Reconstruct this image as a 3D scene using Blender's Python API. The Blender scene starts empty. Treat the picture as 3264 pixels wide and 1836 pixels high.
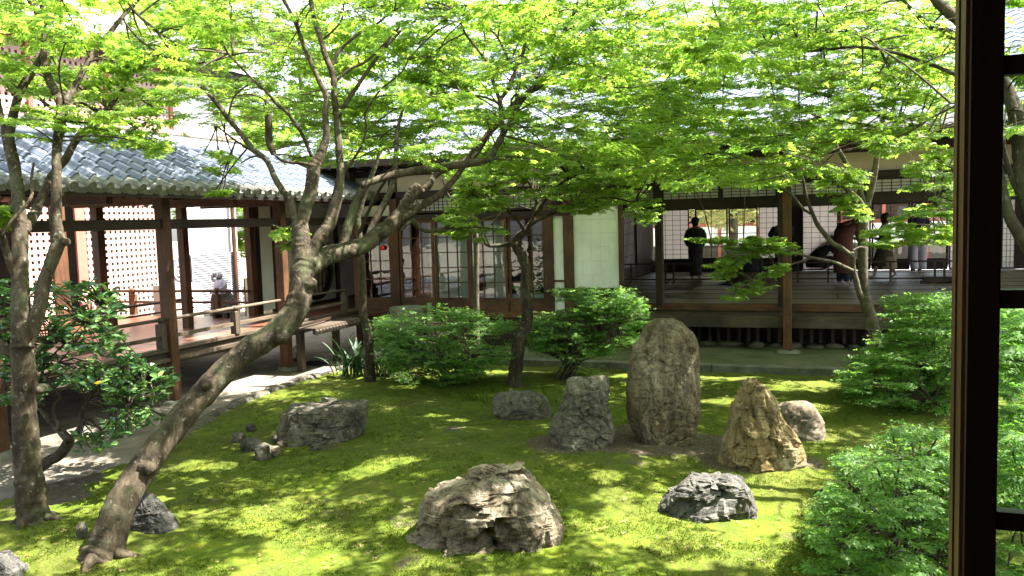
import bpy, bmesh, math, random
import numpy as np
from mathutils import Vector, Matrix, noise
random.seed(7); np.random.seed(7); RNG = np.random.default_rng(7)
SC = bpy.context.scene
COL = SC.collection
# ------------------------------------------------------------------ camera, sky, sun, exposure
EYE = Vector((0.0, 0.0, 2.35)); FPX = 2630.0
AZ, PITCH, ROLL = math.radians(20.0), math.radians(4.6), 0.030
fwd = Vector((-math.sin(AZ)*math.cos(PITCH), math.cos(AZ)*math.cos(PITCH), -math.sin(PITCH)))
r0 = Vector((math.cos(AZ), math.sin(AZ), 0)); u0 = r0.cross(fwd)
CR = r0*math.cos(ROLL) - u0*math.sin(ROLL); CU = u0*math.cos(ROLL) + r0*math.sin(ROLL)
cam = bpy.data.cameras.new('camera'); cam.lens = FPX/3264*36; cam.sensor_width = 36; cam.clip_start = .05; cam.clip_end = 600
co = bpy.data.objects.new('camera', cam); COL.objects.link(co)
m = Matrix((CR, CU, -fwd)).transposed().to_4x4(); m.translation = EYE; co.matrix_world = m
SC.camera = co
SUN = Vector((0.50, 0.27, 0.95)).normalized()
el = math.asin(SUN.z); saz = math.atan2(SUN.x, SUN.y)
world = bpy.data.worlds.new('World'); SC.world = world; world.use_nodes = True
wn = world.node_tree
sky = wn.nodes.new('ShaderNodeTexSky'); sky.sky_type = 'NISHITA'; sky.sun_disc = False
sky.sun_elevation = el; sky.sun_rotation = saz; sky.dust_density = 2.5; sky.air_density = 1.0
bg = wn.nodes['Background']; bg.inputs['Strength'].default_value = 0.105
hz = wn.nodes.new('ShaderNodeHueSaturation'); hz.inputs['Saturation'].default_value = .5      # hazy, whitish sky
wn.links.new(sky.outputs[0], hz.inputs['Color']); wn.links.new(hz.outputs[0], bg.inputs[0])
sun = bpy.data.lights.new('sun', 'SUN'); sun.energy = 5.0; sun.angle = math.radians(.53); sun.color = (1, .955, .88)
so = bpy.data.objects.new('sun', sun); COL.objects.link(so); so.rotation_euler = SUN.to_track_quat('Z', 'Y').to_euler(); so.location = (10, 6, 30)
vs = SC.view_settings; vs.view_transform = 'Standard'; vs.look = 'None'; vs.gamma = 1; vs.use_curve_mapping = False
vs.exposure = 2.85
SC.render.engine = 'CYCLES'
SC.cycles.max_bounces = 8; SC.cycles.diffuse_bounces = 4; SC.cycles.glossy_bounces = 3; SC.cycles.transmission_bounces = 4; SC.cycles.transparent_max_bounces = 8
SC.cycles.caustics_reflective = False; SC.cycles.caustics_refractive = False
SC.cycles.sample_clamp_indirect = 6
# ------------------------------------------------------------------ picking a place along a line of sight
def ray(px, py): return CR*((px-1632)/FPX) + CU*((918-py)/FPX) + fwd
def P(px, py, X=None, Y=None, Z=None, D=None):
    d = ray(px, py)
    if D is not None: t = D
    elif X is not None: t = (X-EYE.x)/d.x
    elif Y is not None: t = (Y-EYE.y)/d.y
    else: t = (Z-EYE.z)/d.z
    return EYE + d*t
def proj(a):
    """(N,3) world points -> (N,2) picture position in photograph pixels, depth"""
    v = np.asarray(a) - np.array(EYE)
    D = v @ np.array(fwd)
    return np.stack([1632+FPX*(v@np.array(CR))/D, 918-FPX*(v@np.array(CU))/D], 1), D
# ------------------------------------------------------------------ objects
def tag(o, label=None, cat=None, group=None, kind=None):
    if label: o['label'] = label
    if cat: o['category'] = cat
    if group: o['group'] = group
    if kind: o['kind'] = kind
    return o
def link(o, parent=None):
    COL.objects.link(o)
    if parent is not None:
        o.parent = parent
        o.matrix_parent_inverse = parent.matrix_basis.inverted()      # every .location is a world position
    return o
def thing(name, label, cat, loc=(0, 0, 0), group=None, kind=None):
    o = bpy.data.objects.new(name, None); o.empty_display_size = .2; o.location = loc; COL.objects.link(o)
    return tag(o, label, cat, group, kind)
class MB:
    def __init__(s): s.v = []; s.f = []
    def box(s, x0, x1, y0, y1, z0, z1):
        if x0 > x1: x0, x1 = x1, x0
        if y0 > y1: y0, y1 = y1, y0
        if z0 > z1: z0, z1 = z1, z0
        n = len(s.v)
        s.v += [(x0,y0,z0),(x1,y0,z0),(x1,y1,z0),(x0,y1,z0),(x0,y0,z1),(x1,y0,z1),(x1,y1,z1),(x0,y1,z1)]
        s.f += [tuple(n+i for i in q) for q in ((3,2,1,0),(4,5,6,7),(0,1,5,4),(1,2,6,5),(2,3,7,6),(3,0,4,7))]
        return s
    def bar(s, a, b, w, h, up=(0,0,1)):
        a = Vector(a); b = Vector(b); d = (b-a).normalized(); sd = d.cross(Vector(up))
        if sd.length < 1e-4: sd = d.cross(Vector((1,0,0)))
        sd.normalize(); u = sd.cross(d).normalized(); n = len(s.v)
        for p in (a, b):
            for i, j in ((-1,-1),(1,-1),(1,1),(-1,1)): s.v.append(tuple(p + sd*(i*w/2) + u*(j*h/2)))
        s.f += [tuple(n+i for i in q) for q in ((3,2,1,0),(4,5,6,7),(0,1,5,4),(1,2,6,5),(2,3,7,6),(3,0,4,7))]
        return s
    def tube(s, pts, rad, n=8, cap=True, wob=0.0, seed=0.0):
        pts = [Vector(p) for p in pts]; k0 = len(s.v); fr = None
        for i, p in enumerate(pts):
            t = (pts[min(i+1, len(pts)-1)] - pts[max(i-1, 0)]).normalized()
            if fr is None:
                fr = t.cross(Vector((0, 0, 1)))
                if fr.length < .05: fr = t.cross(Vector((1, 0, 0)))
            fr = (fr - t*fr.dot(t)).normalized(); bn = t.cross(fr); r = rad[i] if hasattr(rad, '__len__') else rad
            for k in range(n):
                a = 2*math.pi*k/n; rr = r
                q = p + (fr*math.cos(a) + bn*math.sin(a))*r
                if wob:
                    rr = r*(1 + wob*(.9*noise.noise(q*(.8/max(r, .02)) + Vector((seed, 0, 0))) + .6*noise.noise(q*5 + Vector((0, seed, 0))) + .35*abs(noise.noise(Vector((a*2.2, seed, i*.05))))))
                s.v.append(tuple(p + (fr*math.cos(a) + bn*math.sin(a))*rr))
        for i in range(len(pts)-1):
            for k in range(n):
                a, b = k0+i*n+k, k0+i*n+(k+1) % n
                s.f.append((a, b, b+n, a+n))
        if cap:
            s.f.append(tuple(k0+k for k in reversed(range(n)))); s.f.append(tuple(k0+(len(pts)-1)*n+k for k in range(n)))
        return s
    def loft(s, rings, cap=True):
        n = len(rings[0]); k0 = len(s.v)
        for r in rings: s.v += [tuple(p) for p in r]
        for i in range(len(rings)-1):
            for k in range(n):
                a, b = k0+i*n+k, k0+i*n+(k+1) % n
                s.f.append((a, b, b+n, a+n))
        if cap:
            s.f.append(tuple(k0+k for k in reversed(range(n)))); s.f.append(tuple(k0+(len(rings)-1)*n+k for k in range(n)))
        return s
    def lathe(s, prof, c=(0,0,0), n=16):
        return s.loft([[(c[0]+r*math.cos(2*math.pi*k/n), c[1]+r*math.sin(2*math.pi*k/n), c[2]+z) for k in range(n)] for r, z in prof])
    def blob(s, c, rx, ry, rz, n=12, m=8):
        return s.loft([[(c[0]+rx*math.sin(math.pi*(i+.02)/(m+.04))*math.cos(2*math.pi*k/n), c[1]+ry*math.sin(math.pi*(i+.02)/(m+.04))*math.sin(2*math.pi*k/n), c[2]-rz*math.cos(math.pi*(i+.02)/(m+.04))) for k in range(n)] for i in range(m+1)])
    def mesh(s, name, m, smooth=False, bevel=0):
        me = bpy.data.meshes.new(name); me.from_pydata(s.v, [], s.f); me.materials.append(m)
        if bevel:
            bm = bmesh.new(); bm.from_mesh(me)
            bmesh.ops.bevel(bm, geom=bm.edges[:], offset=bevel, segments=1, affect='EDGES', clamp_overlap=True)
            bm.to_mesh(me); bm.free()
        if smooth: me.shade_smooth()
        return me
    def build(s, name, m, parent=None, smooth=False, label=None, kind=None, bevel=0):
        o = bpy.data.objects.new(name, s.mesh(name, m, smooth, bevel)); link(o, parent)
        return tag(o, label, None, None, kind)
def inst(me, name, parent, loc, rot=(0,0,0), sc=(1,1,1)):
    o = bpy.data.objects.new(name, me); o.location = loc; o.rotation_euler = rot; o.scale = sc
    return link(o, parent)
def np_mesh(name, V, Q, mat, smooth=False):
    """V (n,3); Q (m,4) or (m,3)"""
    me = bpy.data.meshes.new(name); V = np.ascontiguousarray(V, dtype=np.float32); k = Q.shape[1]
    me.vertices.add(len(V)); me.vertices.foreach_set('co', V.ravel())
    me.loops.add(Q.size); me.loops.foreach_set('vertex_index', np.ascontiguousarray(Q, dtype=np.int32).ravel())
    me.polygons.add(len(Q)); me.polygons.foreach_set('loop_start', np.arange(0, Q.size, k, dtype=np.int32))
    try: me.polygons.foreach_set('loop_total', np.full(len(Q), k, dtype=np.int32))
    except Exception: pass
    me.polygons.foreach_set('use_smooth', np.full(len(Q), smooth))
    me.update(calc_edges=True); me.materials.append(mat)
    return me
# ------------------------------------------------------------------ materials
MATS = {}
def new_mat(name):
    mt = bpy.data.materials.new(name); mt.use_nodes = True; nt = mt.node_tree
    b = nt.nodes['Principled BSDF']; MATS[name] = mt
    return mt, nt, b
def N(nt, t, **kw):
    n = nt.nodes.new(t)
    for k, v in kw.items(): setattr(n, k, v)
    return n
def ramp(nt, fac, stops):
    r = N(nt, 'ShaderNodeValToRGB'); e = r.color_ramp.elements
    e[0].position, e[0].color = stops[0][0], (*stops[0][1], 1); e[1].position, e[1].color = stops[-1][0], (*stops[-1][1], 1)
    for p, c in stops[1:-1]:
        x = e.new(p); x.color = (*c, 1)
    nt.links.new(fac, r.inputs[0]); return r.outputs[0]
def ntex(nt, scale, stretch=(1,1,1), detail=5, rough=.6, coord='Object', dist=0):
    tc = N(nt, 'ShaderNodeTexCoord'); mp = N(nt, 'ShaderNodeMapping'); mp.inputs['Scale'].default_value = stretch
    t = N(nt, 'ShaderNodeTexNoise'); t.inputs['Scale'].default_value = scale; t.inputs['Detail'].default_value = detail; t.inputs['Roughness'].default_value = rough; t.inputs['Distortion'].default_value = dist
    nt.links.new(tc.outputs[coord], mp.inputs[0]); nt.links.new(mp.outputs[0], t.inputs[0]); return t.outputs[0]
def mixc(nt, f, a, b, mode='MIX'):
    x = N(nt, 'ShaderNodeMix', data_type='RGBA', blend_type=mode)
    if isinstance(f, (int, float)): x.inputs[0].default_value = f
    else: nt.links.new(f, x.inputs[0])
    for i, c in ((6, a), (7, b)):
        if isinstance(c, tuple): x.inputs[i].default_value = (*c, 1)
        else: nt.links.new(c, x.inputs[i])
    return x.outputs[2]
def bump(nt, b, h, st=.5, d=.01):
    n = N(nt, 'ShaderNodeBump'); n.inputs['Strength'].default_value = st; n.inputs['Distance'].default_value = d
    nt.links.new(h, n.inputs['Height']); nt.links.new(n.outputs[0], b.inputs['Normal']); return n
def rnd_val(nt, col, amt=.25):
    oi = N(nt, 'ShaderNodeObjectInfo'); mr = N(nt, 'ShaderNodeMapRange'); mr.inputs[3].default_value = 1-amt; mr.inputs[4].default_value = 1+amt
    nt.links.new(oi.outputs['Random'], mr.inputs[0]); h = N(nt, 'ShaderNodeHueSaturation'); nt.links.new(mr.outputs[0], h.inputs['Value']); nt.links.new(col, h.inputs['Color']); return h.outputs[0]
def simple(name, c1, c2, scale=6, rough=.7, stretch=(1,1,1), bst=.3, bd=.005, bscale=None, spec=.3, vary=0, detail=5):
    mt, nt, b = new_mat(name)
    t = ntex(nt, scale, stretch, detail)
    c = ramp(nt, t, [(.3, c1), (.7, c2)])
    if vary: c = rnd_val(nt, c, vary)
    nt.links.new(c, b.inputs['Base Color']); b.inputs['Roughness'].default_value = rough; b.inputs['Specular IOR Level'].default_value = spec
    if bst: bump(nt, b, ntex(nt, bscale or scale*4, stretch, 4), bst, bd)
    return mt
def wood(name, c1, c2, axis='z', rough=.6, vary=.18, spec=.3, stain=None):
    st = {'x': (1, 14, 14), 'y': (14, 1, 14), 'z': (14, 14, 1)}[axis]
    mt, nt, b = new_mat(name + '_' + axis)
    t = ntex(nt, 2.2, st, 6, .65, dist=.6); c = ramp(nt, t, [(.25, c1), (.5, tuple((a+d)/2 for a, d in zip(c1, c2))), (.75, c2)])
    w = ntex(nt, 1.3, (1,1,1), 3); c = mixc(nt, ramp(nt, w, [(.42, (0,0,0)), (.7, (1,1,1))]), c, tuple(x*.55 for x in c1))
    if vary: c = rnd_val(nt, c, vary)
    nt.links.new(c, b.inputs['Base Color']); b.inputs['Roughness'].default_value = rough; b.inputs['Specular IOR Level'].default_value = spec
    bump(nt, b, t, .35, .004); return mt
W = {}
for ax in 'xyz':
    W['dark', ax] = wood('wood_dark', (.012, .007, .004), (.045, .024, .013), ax)
    W['brown', ax] = wood('wood_brown', (.045, .020, .009), (.15, .066, .028), ax)
    W['grey', ax] = wood('wood_grey', (.05, .036, .024), (.15, .108, .072), ax, .75)
    W['old', ax] = wood('wood_old', (.035, .026, .018), (.10, .075, .05), ax, .65)
    W['deck', ax] = wood('wood_deck', (.11, .036, .018), (.24, .092, .048), ax, .32, .22, .5)
    W['jamb', ax] = wood('wood_jamb', (.02, .010, .005), (.05, .026, .013), ax, .5)
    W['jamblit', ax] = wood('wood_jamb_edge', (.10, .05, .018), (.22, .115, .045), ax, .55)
    W['red', ax] = wood('wood_red', (.22, .065, .040), (.38, .13, .085), ax, .7)
    W['lattice', ax] = wood('wood_lattice', (.52, .32, .26), (.66, .46, .39), ax, .8, .1)
plaster = simple('plaster_white', (.60, .605, .565), (.80, .80, .77), 1.6, .9, bst=.15, bscale=60, bd=.002)
cream = simple('plaster_cream', (.50, .42, .31), (.62, .54, .41), 2.0, .9, bst=.15, bscale=60, bd=.002)
paperm = None
def paper_mat():
    mt, nt, b = new_mat('shoji_paper')
    t = ntex(nt, 40, (1,1,1), 4); c = ramp(nt, t, [(.3, (.66, .63, .60)), (.7, (.80, .77, .74))])
    tr = N(nt, 'ShaderNodeBsdfTranslucent'); df = N(nt, 'ShaderNodeBsdfDiffuse'); mx = N(nt, 'ShaderNodeMixShader'); mx.inputs[0].default_value = .5
    nt.links.new(c, tr.inputs[0]); nt.links.new(c, df.inputs[0]); nt.links.new(df.outputs[0], mx.inputs[1]); nt.links.new(tr.outputs[0], mx.inputs[2])
    nt.links.new(mx.outputs[0], nt.nodes['Material Output'].inputs[0]); return mt
paper = paper_mat()
def glass_mat():
    mt, nt, b = new_mat('window_glass')
    tr = N(nt, 'ShaderNodeBsdfTransparent'); tr.inputs[0].default_value = (.90, .93, .91, 1)
    gl = N(nt, 'ShaderNodeBsdfGlossy'); gl.inputs['Roughness'].default_value = .015; gl.inputs[0].default_value = (.95, .97, 1, 1)
    fr = N(nt, 'ShaderNodeFresnel'); fr.inputs[0].default_value = 1.5
    t = ntex(nt, 3.0, (1,1,1), 2); bp = N(nt, 'ShaderNodeBump'); bp.inputs['Strength'].default_value = .06; bp.inputs['Distance'].default_value = .02
    nt.links.new(t, bp.inputs['Height']); nt.links.new(bp.outputs[0], gl.inputs['Normal'])
    mu = N(nt, 'ShaderNodeMath', operation='MULTIPLY'); mu.inputs[1].default_value = 1.6; nt.links.new(fr.outputs[0], mu.inputs[0])
    mx = N(nt, 'ShaderNodeMixShader'); nt.links.new(mu.outputs[0], mx.inputs[0]); nt.links.new(tr.outputs[0], mx.inputs[1]); nt.links.new(gl.outputs[0], mx.inputs[2])
    nt.links.new(mx.outputs[0], nt.nodes['Material Output'].inputs[0]); return mt
glass = glass_mat()
tile = simple('roof_tile', (.085, .10, .135), (.22, .245, .30), 2.0, .30, bst=.3, bscale=40, bd=.003, spec=.6, vary=.11)
tile_old = simple('roof_tile_end', (.10, .095, .085), (.26, .25, .22), 14, .7, bst=.5, bscale=60, bd=.004, vary=.2)
redpaint = simple('red_boards', (.30, .10, .07), (.42, .15, .11), 3, .8, bst=.2)
gravel = simple('white_gravel', (.55, .53, .50), (.75, .73, .70), 90, .95, bst=.6, bscale=140, bd=.01)
sandm = simple('beaten_earth', (.11, .096, .074), (.23, .20, .155), 3, .95, bst=.5, bscale=120, bd=.006)
stonem = simple('cut_stone', (.085, .088, .06), (.20, .20, .15), 4, .9, bst=.6, bscale=40, bd=.01)
earth_moss = simple('mossy_earth', (.055, .07, .025), (.15, .15, .085), 2.2, .95, bst=.6, bscale=50, bd=.02)
tatami = simple('tatami_straw', (.17, .14, .07), (.26, .215, .115), 3, .46, (1, 60, 1), bst=.2, bscale=20, bd=.001, spec=.45, vary=.12)
matedge = simple('mat_border_cloth', (.012, .012, .011), (.03, .03, .028), 20, .8, bst=0)
bamboo = simple('bamboo', (.10, .15, .05), (.22, .27, .11), 4, .45, (8, 8, 1), bst=.1)
blackm = simple('black_metal', (.01, .01, .01), (.02, .02, .02), 9, .4, bst=0, spec=.5)
lampface = simple('frosted_lamp_face', (.6, .62, .6), (.75, .77, .75), 9, .25, bst=0, spec=.6)
clothblack = simple('black_cloth', (.006, .006, .007), (.02, .02, .022), 8, .9, bst=.2)
# ------------------------------------------------------------------ living materials
def moss_mat():
    mt, nt, b = new_mat('moss')
    big = ntex(nt, .9, (1,1,1), 4, .6); mid = ntex(nt, 6, (1,1,1), 5, .65); fine = ntex(nt, 55, (1,1,1), 5, .7)
    c = ramp(nt, mid, [(.25, (.044, .076, .006)), (.5, (.102, .146, .011)), (.75, (.180, .205, .016))])
    c = mixc(nt, ramp(nt, big, [(.35, (0,0,0)), (.65, (.75,.75,.75))]), c, (.088, .090, .020))
    c = mixc(nt, ramp(nt, fine, [(.40, (1,1,1)), (.58, (0,0,0))]), c, mixc(nt, .38, c, (.03, .05, .006)))
    br = ntex(nt, 2.6, (1,1,1), 6, .75); c = mixc(nt, ramp(nt, br, [(.57, (0,0,0)), (.70, (.85,.85,.85))]), c, (.060, .048, .022))
    at = N(nt, 'ShaderNodeAttribute'); at.attribute_name = 'soil'
    sub = N(nt, 'ShaderNodeMath', operation='ADD'); nt.links.new(at.outputs['Fac'], sub.inputs[0])
    ms = N(nt, 'ShaderNodeMath', operation='MULTIPLY_ADD'); ms.inputs[1].default_value = 1.4; ms.inputs[2].default_value = -.7; nt.links.new(br, ms.inputs[0]); nt.links.new(ms.outputs[0], sub.inputs[1])
    sc = ramp(nt, fine, [(.3, (.045, .033, .022)), (.55, (.10, .078, .056)), (.72, (.20, .17, .13))])
    c = mixc(nt, ramp(nt, sub.outputs[0], [(.42, (0,0,0)), (.62, (1,1,1))]), c, sc)
    nt.links.new(c, b.inputs['Base Color']); b.inputs['Roughness'].default_value = .95; b.inputs['Specular IOR Level'].default_value = .15
    b1 = bump(nt, b, fine, .75, .016); b2 = N(nt, 'ShaderNodeBump'); b2.inputs['Strength'].default_value = .8; b2.inputs['Distance'].default_value = .06; nt.links.new(mid, b2.inputs['Height']); nt.links.new(b1.outputs[0], b2.inputs['Normal']); nt.links.new(b2.outputs[0], b.inputs['Normal']); return mt
moss = moss_mat()
def leaf_mat(name, stops, trans, mixf=.5, rough=.5, spec=.35):
    mt, nt, b = new_mat(name)
    ge = N(nt, 'ShaderNodeNewGeometry'); c = ramp(nt, ge.outputs['Random Per Island'], stops)
    nt.links.new(c, b.inputs['Base Color']); b.inputs['Roughness'].default_value = rough; b.inputs['Specular IOR Level'].default_value = spec
    tr = N(nt, 'ShaderNodeBsdfTranslucent'); nt.links.new(mixc(nt, 1.0, c, trans, 'MULTIPLY'), tr.inputs[0])
    mx = N(nt, 'ShaderNodeMixShader'); mx.inputs[0].default_value = mixf
    nt.links.new(b.outputs[0], mx.inputs[1]); nt.links.new(tr.outputs[0], mx.inputs[2]); nt.links.new(mx.outputs[0], nt.nodes['Material Output'].inputs[0]); return mt
LG = {'maple': leaf_mat('maple_leaf', [(0, (.09, .17, .03)), (.45, (.145, .24, .042)), (.8, (.195, .28, .052)), (1, (.24, .295, .062))], (2.35, 2.3, 1.5), .55),
      'deep': leaf_mat('maple_leaf_deep', [(0, (.075, .155, .03)), (.5, (.115, .21, .04)), (1, (.16, .25, .05))], (2.4, 2.4, 1.4), .54),
      'shrub': leaf_mat('shrub_leaf', [(0, (.07, .155, .035)), (.6, (.115, .225, .05)), (1, (.17, .27, .06))], (2.2, 2.3, 1.3), .5),
      'camellia': leaf_mat('camellia_leaf', [(0, (.045, .11, .04)), (.6, (.08, .175, .055)), (.93, (.15, .24, .06)), (.988, (.11, .2, .03)), (.99, (.40, .27, .02)), (1, (.45, .32, .02))], (1.4, 1.7, .8), .2, .22, .6),
      'autumn': leaf_mat('yellow_leaf', [(0, (.20, .25, .09)), (.6, (.30, .30, .13)), (1, (.36, .27, .11))], (1.5, 1.5, 1.2), .45),
      'strap': leaf_mat('strap_leaf', [(0, (.018, .045, .02)), (1, (.04, .08, .033))], (1.2, 1.4, .8), .15, .5, .3),
      'tuft': leaf_mat('moss_tuft', [(0, (.035, .065, .006)), (.5, (.075, .12, .011)), (1, (.13, .165, .018))], (1.2, 1.2, .8), .3, .9, .1)}
def bark_mat(name, c1, c2, c3, sc=9, st=(1,1,.35)):
    mt, nt, b = new_mat(name)
    t = ntex(nt, sc, st, 6, .7, dist=.8); c = ramp(nt, t, [(.28, c1), (.5, c2), (.74, c3)])
    l = ntex(nt, 3.2, (1,1,1), 6, .7); c = mixc(nt, ramp(nt, l, [(.52, (0,0,0)), (.66, (.85,.85,.85))]), c, (.072, .08, .042))
    k = ntex(nt, 26, (1,1,1), 4, .6); c = mixc(nt, ramp(nt, k, [(.60, (0,0,0)), (.68, (.8,.8,.8))]), c, (.15, .148, .11))
    nt.links.new(c, b.inputs['Base Color']); b.inputs['Roughness'].default_value = .92; b.inputs['Specular IOR Level'].default_value = .15
    x = N(nt, 'ShaderNodeTexVoronoi'); x.feature = 'DISTANCE_TO_EDGE'; x.inputs['Scale'].default_value = sc*2.2
    tc = N(nt, 'ShaderNodeTexCoord'); mp = N(nt, 'ShaderNodeMapping'); mp.inputs['Scale'].default_value = st; nt.links.new(tc.outputs['Object'], mp.inputs[0])
    dn = N(nt, 'ShaderNodeMix', data_type='VECTOR'); dn.inputs[0].default_value = .25
    nn = N(nt, 'ShaderNodeTexNoise'); nn.inputs['Scale'].default_value = 6; nt.links.new(mp.outputs[0], nn.inputs[0]); nt.links.new(mp.outputs[0], dn.inputs[4]); nt.links.new(nn.outputs[1], dn.inputs[5]); nt.links.new(dn.outputs[1], x.inputs['Vector'])
    b1 = bump(nt, b, x.outputs['Distance'], .55, .012)
    b2 = N(nt, 'ShaderNodeBump'); b2.inputs['Strength'].default_value = .8; b2.inputs['Distance'].default_value = .014; nt.links.new(t, b2.inputs['Height']); nt.links.new(b1.outputs[0], b2.inputs['Normal']); nt.links.new(b2.outputs[0], b.inputs['Normal'])
    return mt
bark_maple = bark_mat('maple_bark', (.014, .010, .006), (.046, .035, .023), (.12, .095, .066))
bark_pale = bark_mat('pale_bark', (.028, .023, .015), (.08, .067, .048), (.15, .128, .093), 6, (1,1,.6))
bark_dark = bark_mat('dark_bark', (.02, .015, .011), (.05, .039, .028), (.10, .08, .06), 8)
def rock_mat(name, c1, c2, c3, lich, st=(1,1,1), sc=3.0):
    mt, nt, b = new_mat(name)
    t = ntex(nt, sc, st, 8, .68, dist=.7); c = ramp(nt, t, [(.28, c1), (.5, c2), (.72, c3)])
    l = ntex(nt, 4.5, (1,1,1), 6, .7); c = mixc(nt, ramp(nt, l, [(.55, (0,0,0)), (.68, (.7,.7,.7))]), c, lich)
    k = ntex(nt, 34, (1,1,1), 4, .65); c = mixc(nt, ramp(nt, k, [(.34, (.55,.55,.55)), (.46, (0,0,0))]), c, tuple(x*.6 for x in c1))
    v = ntex(nt, 2.0, st, 7, .72, dist=2.2)
    vr = ramp(nt, v, [(.482, (0,0,0)), (.5, (.8,.8,.8)), (.518, (0,0,0))]); c = mixc(nt, vr, c, tuple(x*.45 for x in c1))
    nt.links.new(c, b.inputs['Base Color']); b.inputs['Roughness'].default_value = .9; b.inputs['Specular IOR Level'].default_value = .2
    b1 = bump(nt, b, t, 1.0, .035); b2 = N(nt, 'ShaderNodeBump'); b2.inputs['Strength'].default_value = .7; b2.inputs['Distance'].default_value = .01; nt.links.new(k, b2.inputs['Height']); nt.links.new(b1.outputs[0], b2.inputs['Normal'])
    b3 = N(nt, 'ShaderNodeBump'); b3.inputs['Strength'].default_value = .6; b3.inputs['Distance'].default_value = .02; b3.invert = True; nt.links.new(vr, b3.inputs['Height']); nt.links.new(b2.outputs[0], b3.inputs['Normal']); nt.links.new(b3.outputs[0], b.inputs['Normal'])
    return mt
R_tan = rock_mat('rock_tan', (.075, .056, .037), (.185, .148, .102), (.33, .285, .215), (.19, .175, .13))
R_grey = rock_mat('rock_grey', (.055, .048, .036), (.125, .112, .085), (.22, .20, .155), (.15, .145, .09))
R_tall = rock_mat('rock_tall', (.075, .055, .032), (.165, .130, .082), (.30, .25, .175), (.20, .135, .06), (1.6, 1.6, .55))
R_gold = rock_mat('rock_gold', (.115, .075, .03), (.24, .175, .085), (.36, .30, .205), (.25, .18, .075), (1.4, 1.4, .6))
R_dark = rock_mat('rock_dark', (.04, .037, .034), (.085, .08, .073), (.15, .142, .128), (.12, .115, .09))
R_pale = rock_mat('rock_pale', (.042, .038, .033), (.09, .085, .076), (.165, .158, .14), (.12, .115, .09))
R_brown = rock_mat('rock_brown', (.05, .045, .035), (.12, .105, .08), (.24, .215, .165), (.23, .24, .17), (1.3, 1.3, .8), 4)
# ------------------------------------------------------------------ the ground
MOUNDS = [(1430, 1440, .9, .13), (1600, 1560, 1.2, .10), (2000, 1480, 1.3, .10), (1100, 1380, 1.6, .06), (2500, 1330, 1.5, .09), (300, 1700, .9, .05)]
MOUNDS = [(P(a, b, Z=0).x, P(a, b, Z=0).y, r, h) for a, b, r, h in MOUNDS]
def gz(x, y):
    z = .035*noise.noise(Vector((x*.7, y*.7, 0))) + .02*noise.noise(Vector((x*2.1, y*2.1, 3)))
    for a, b, r, h in MOUNDS: z += h*math.exp(-((x-a)**2+(y-b)**2)/(r*r))
    e = min(1, max(0, (x+7.35)/.8))*min(1, max(0, (12.5-y)/.7))
    return z*e + .05*e
def G(px, py):
    """where the line of sight meets the moss"""
    z = 0
    for _ in range(6):
        p = P(px, py, Z=z); z = gz(p.x, p.y)
    return Vector((p.x, p.y, z))
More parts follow.
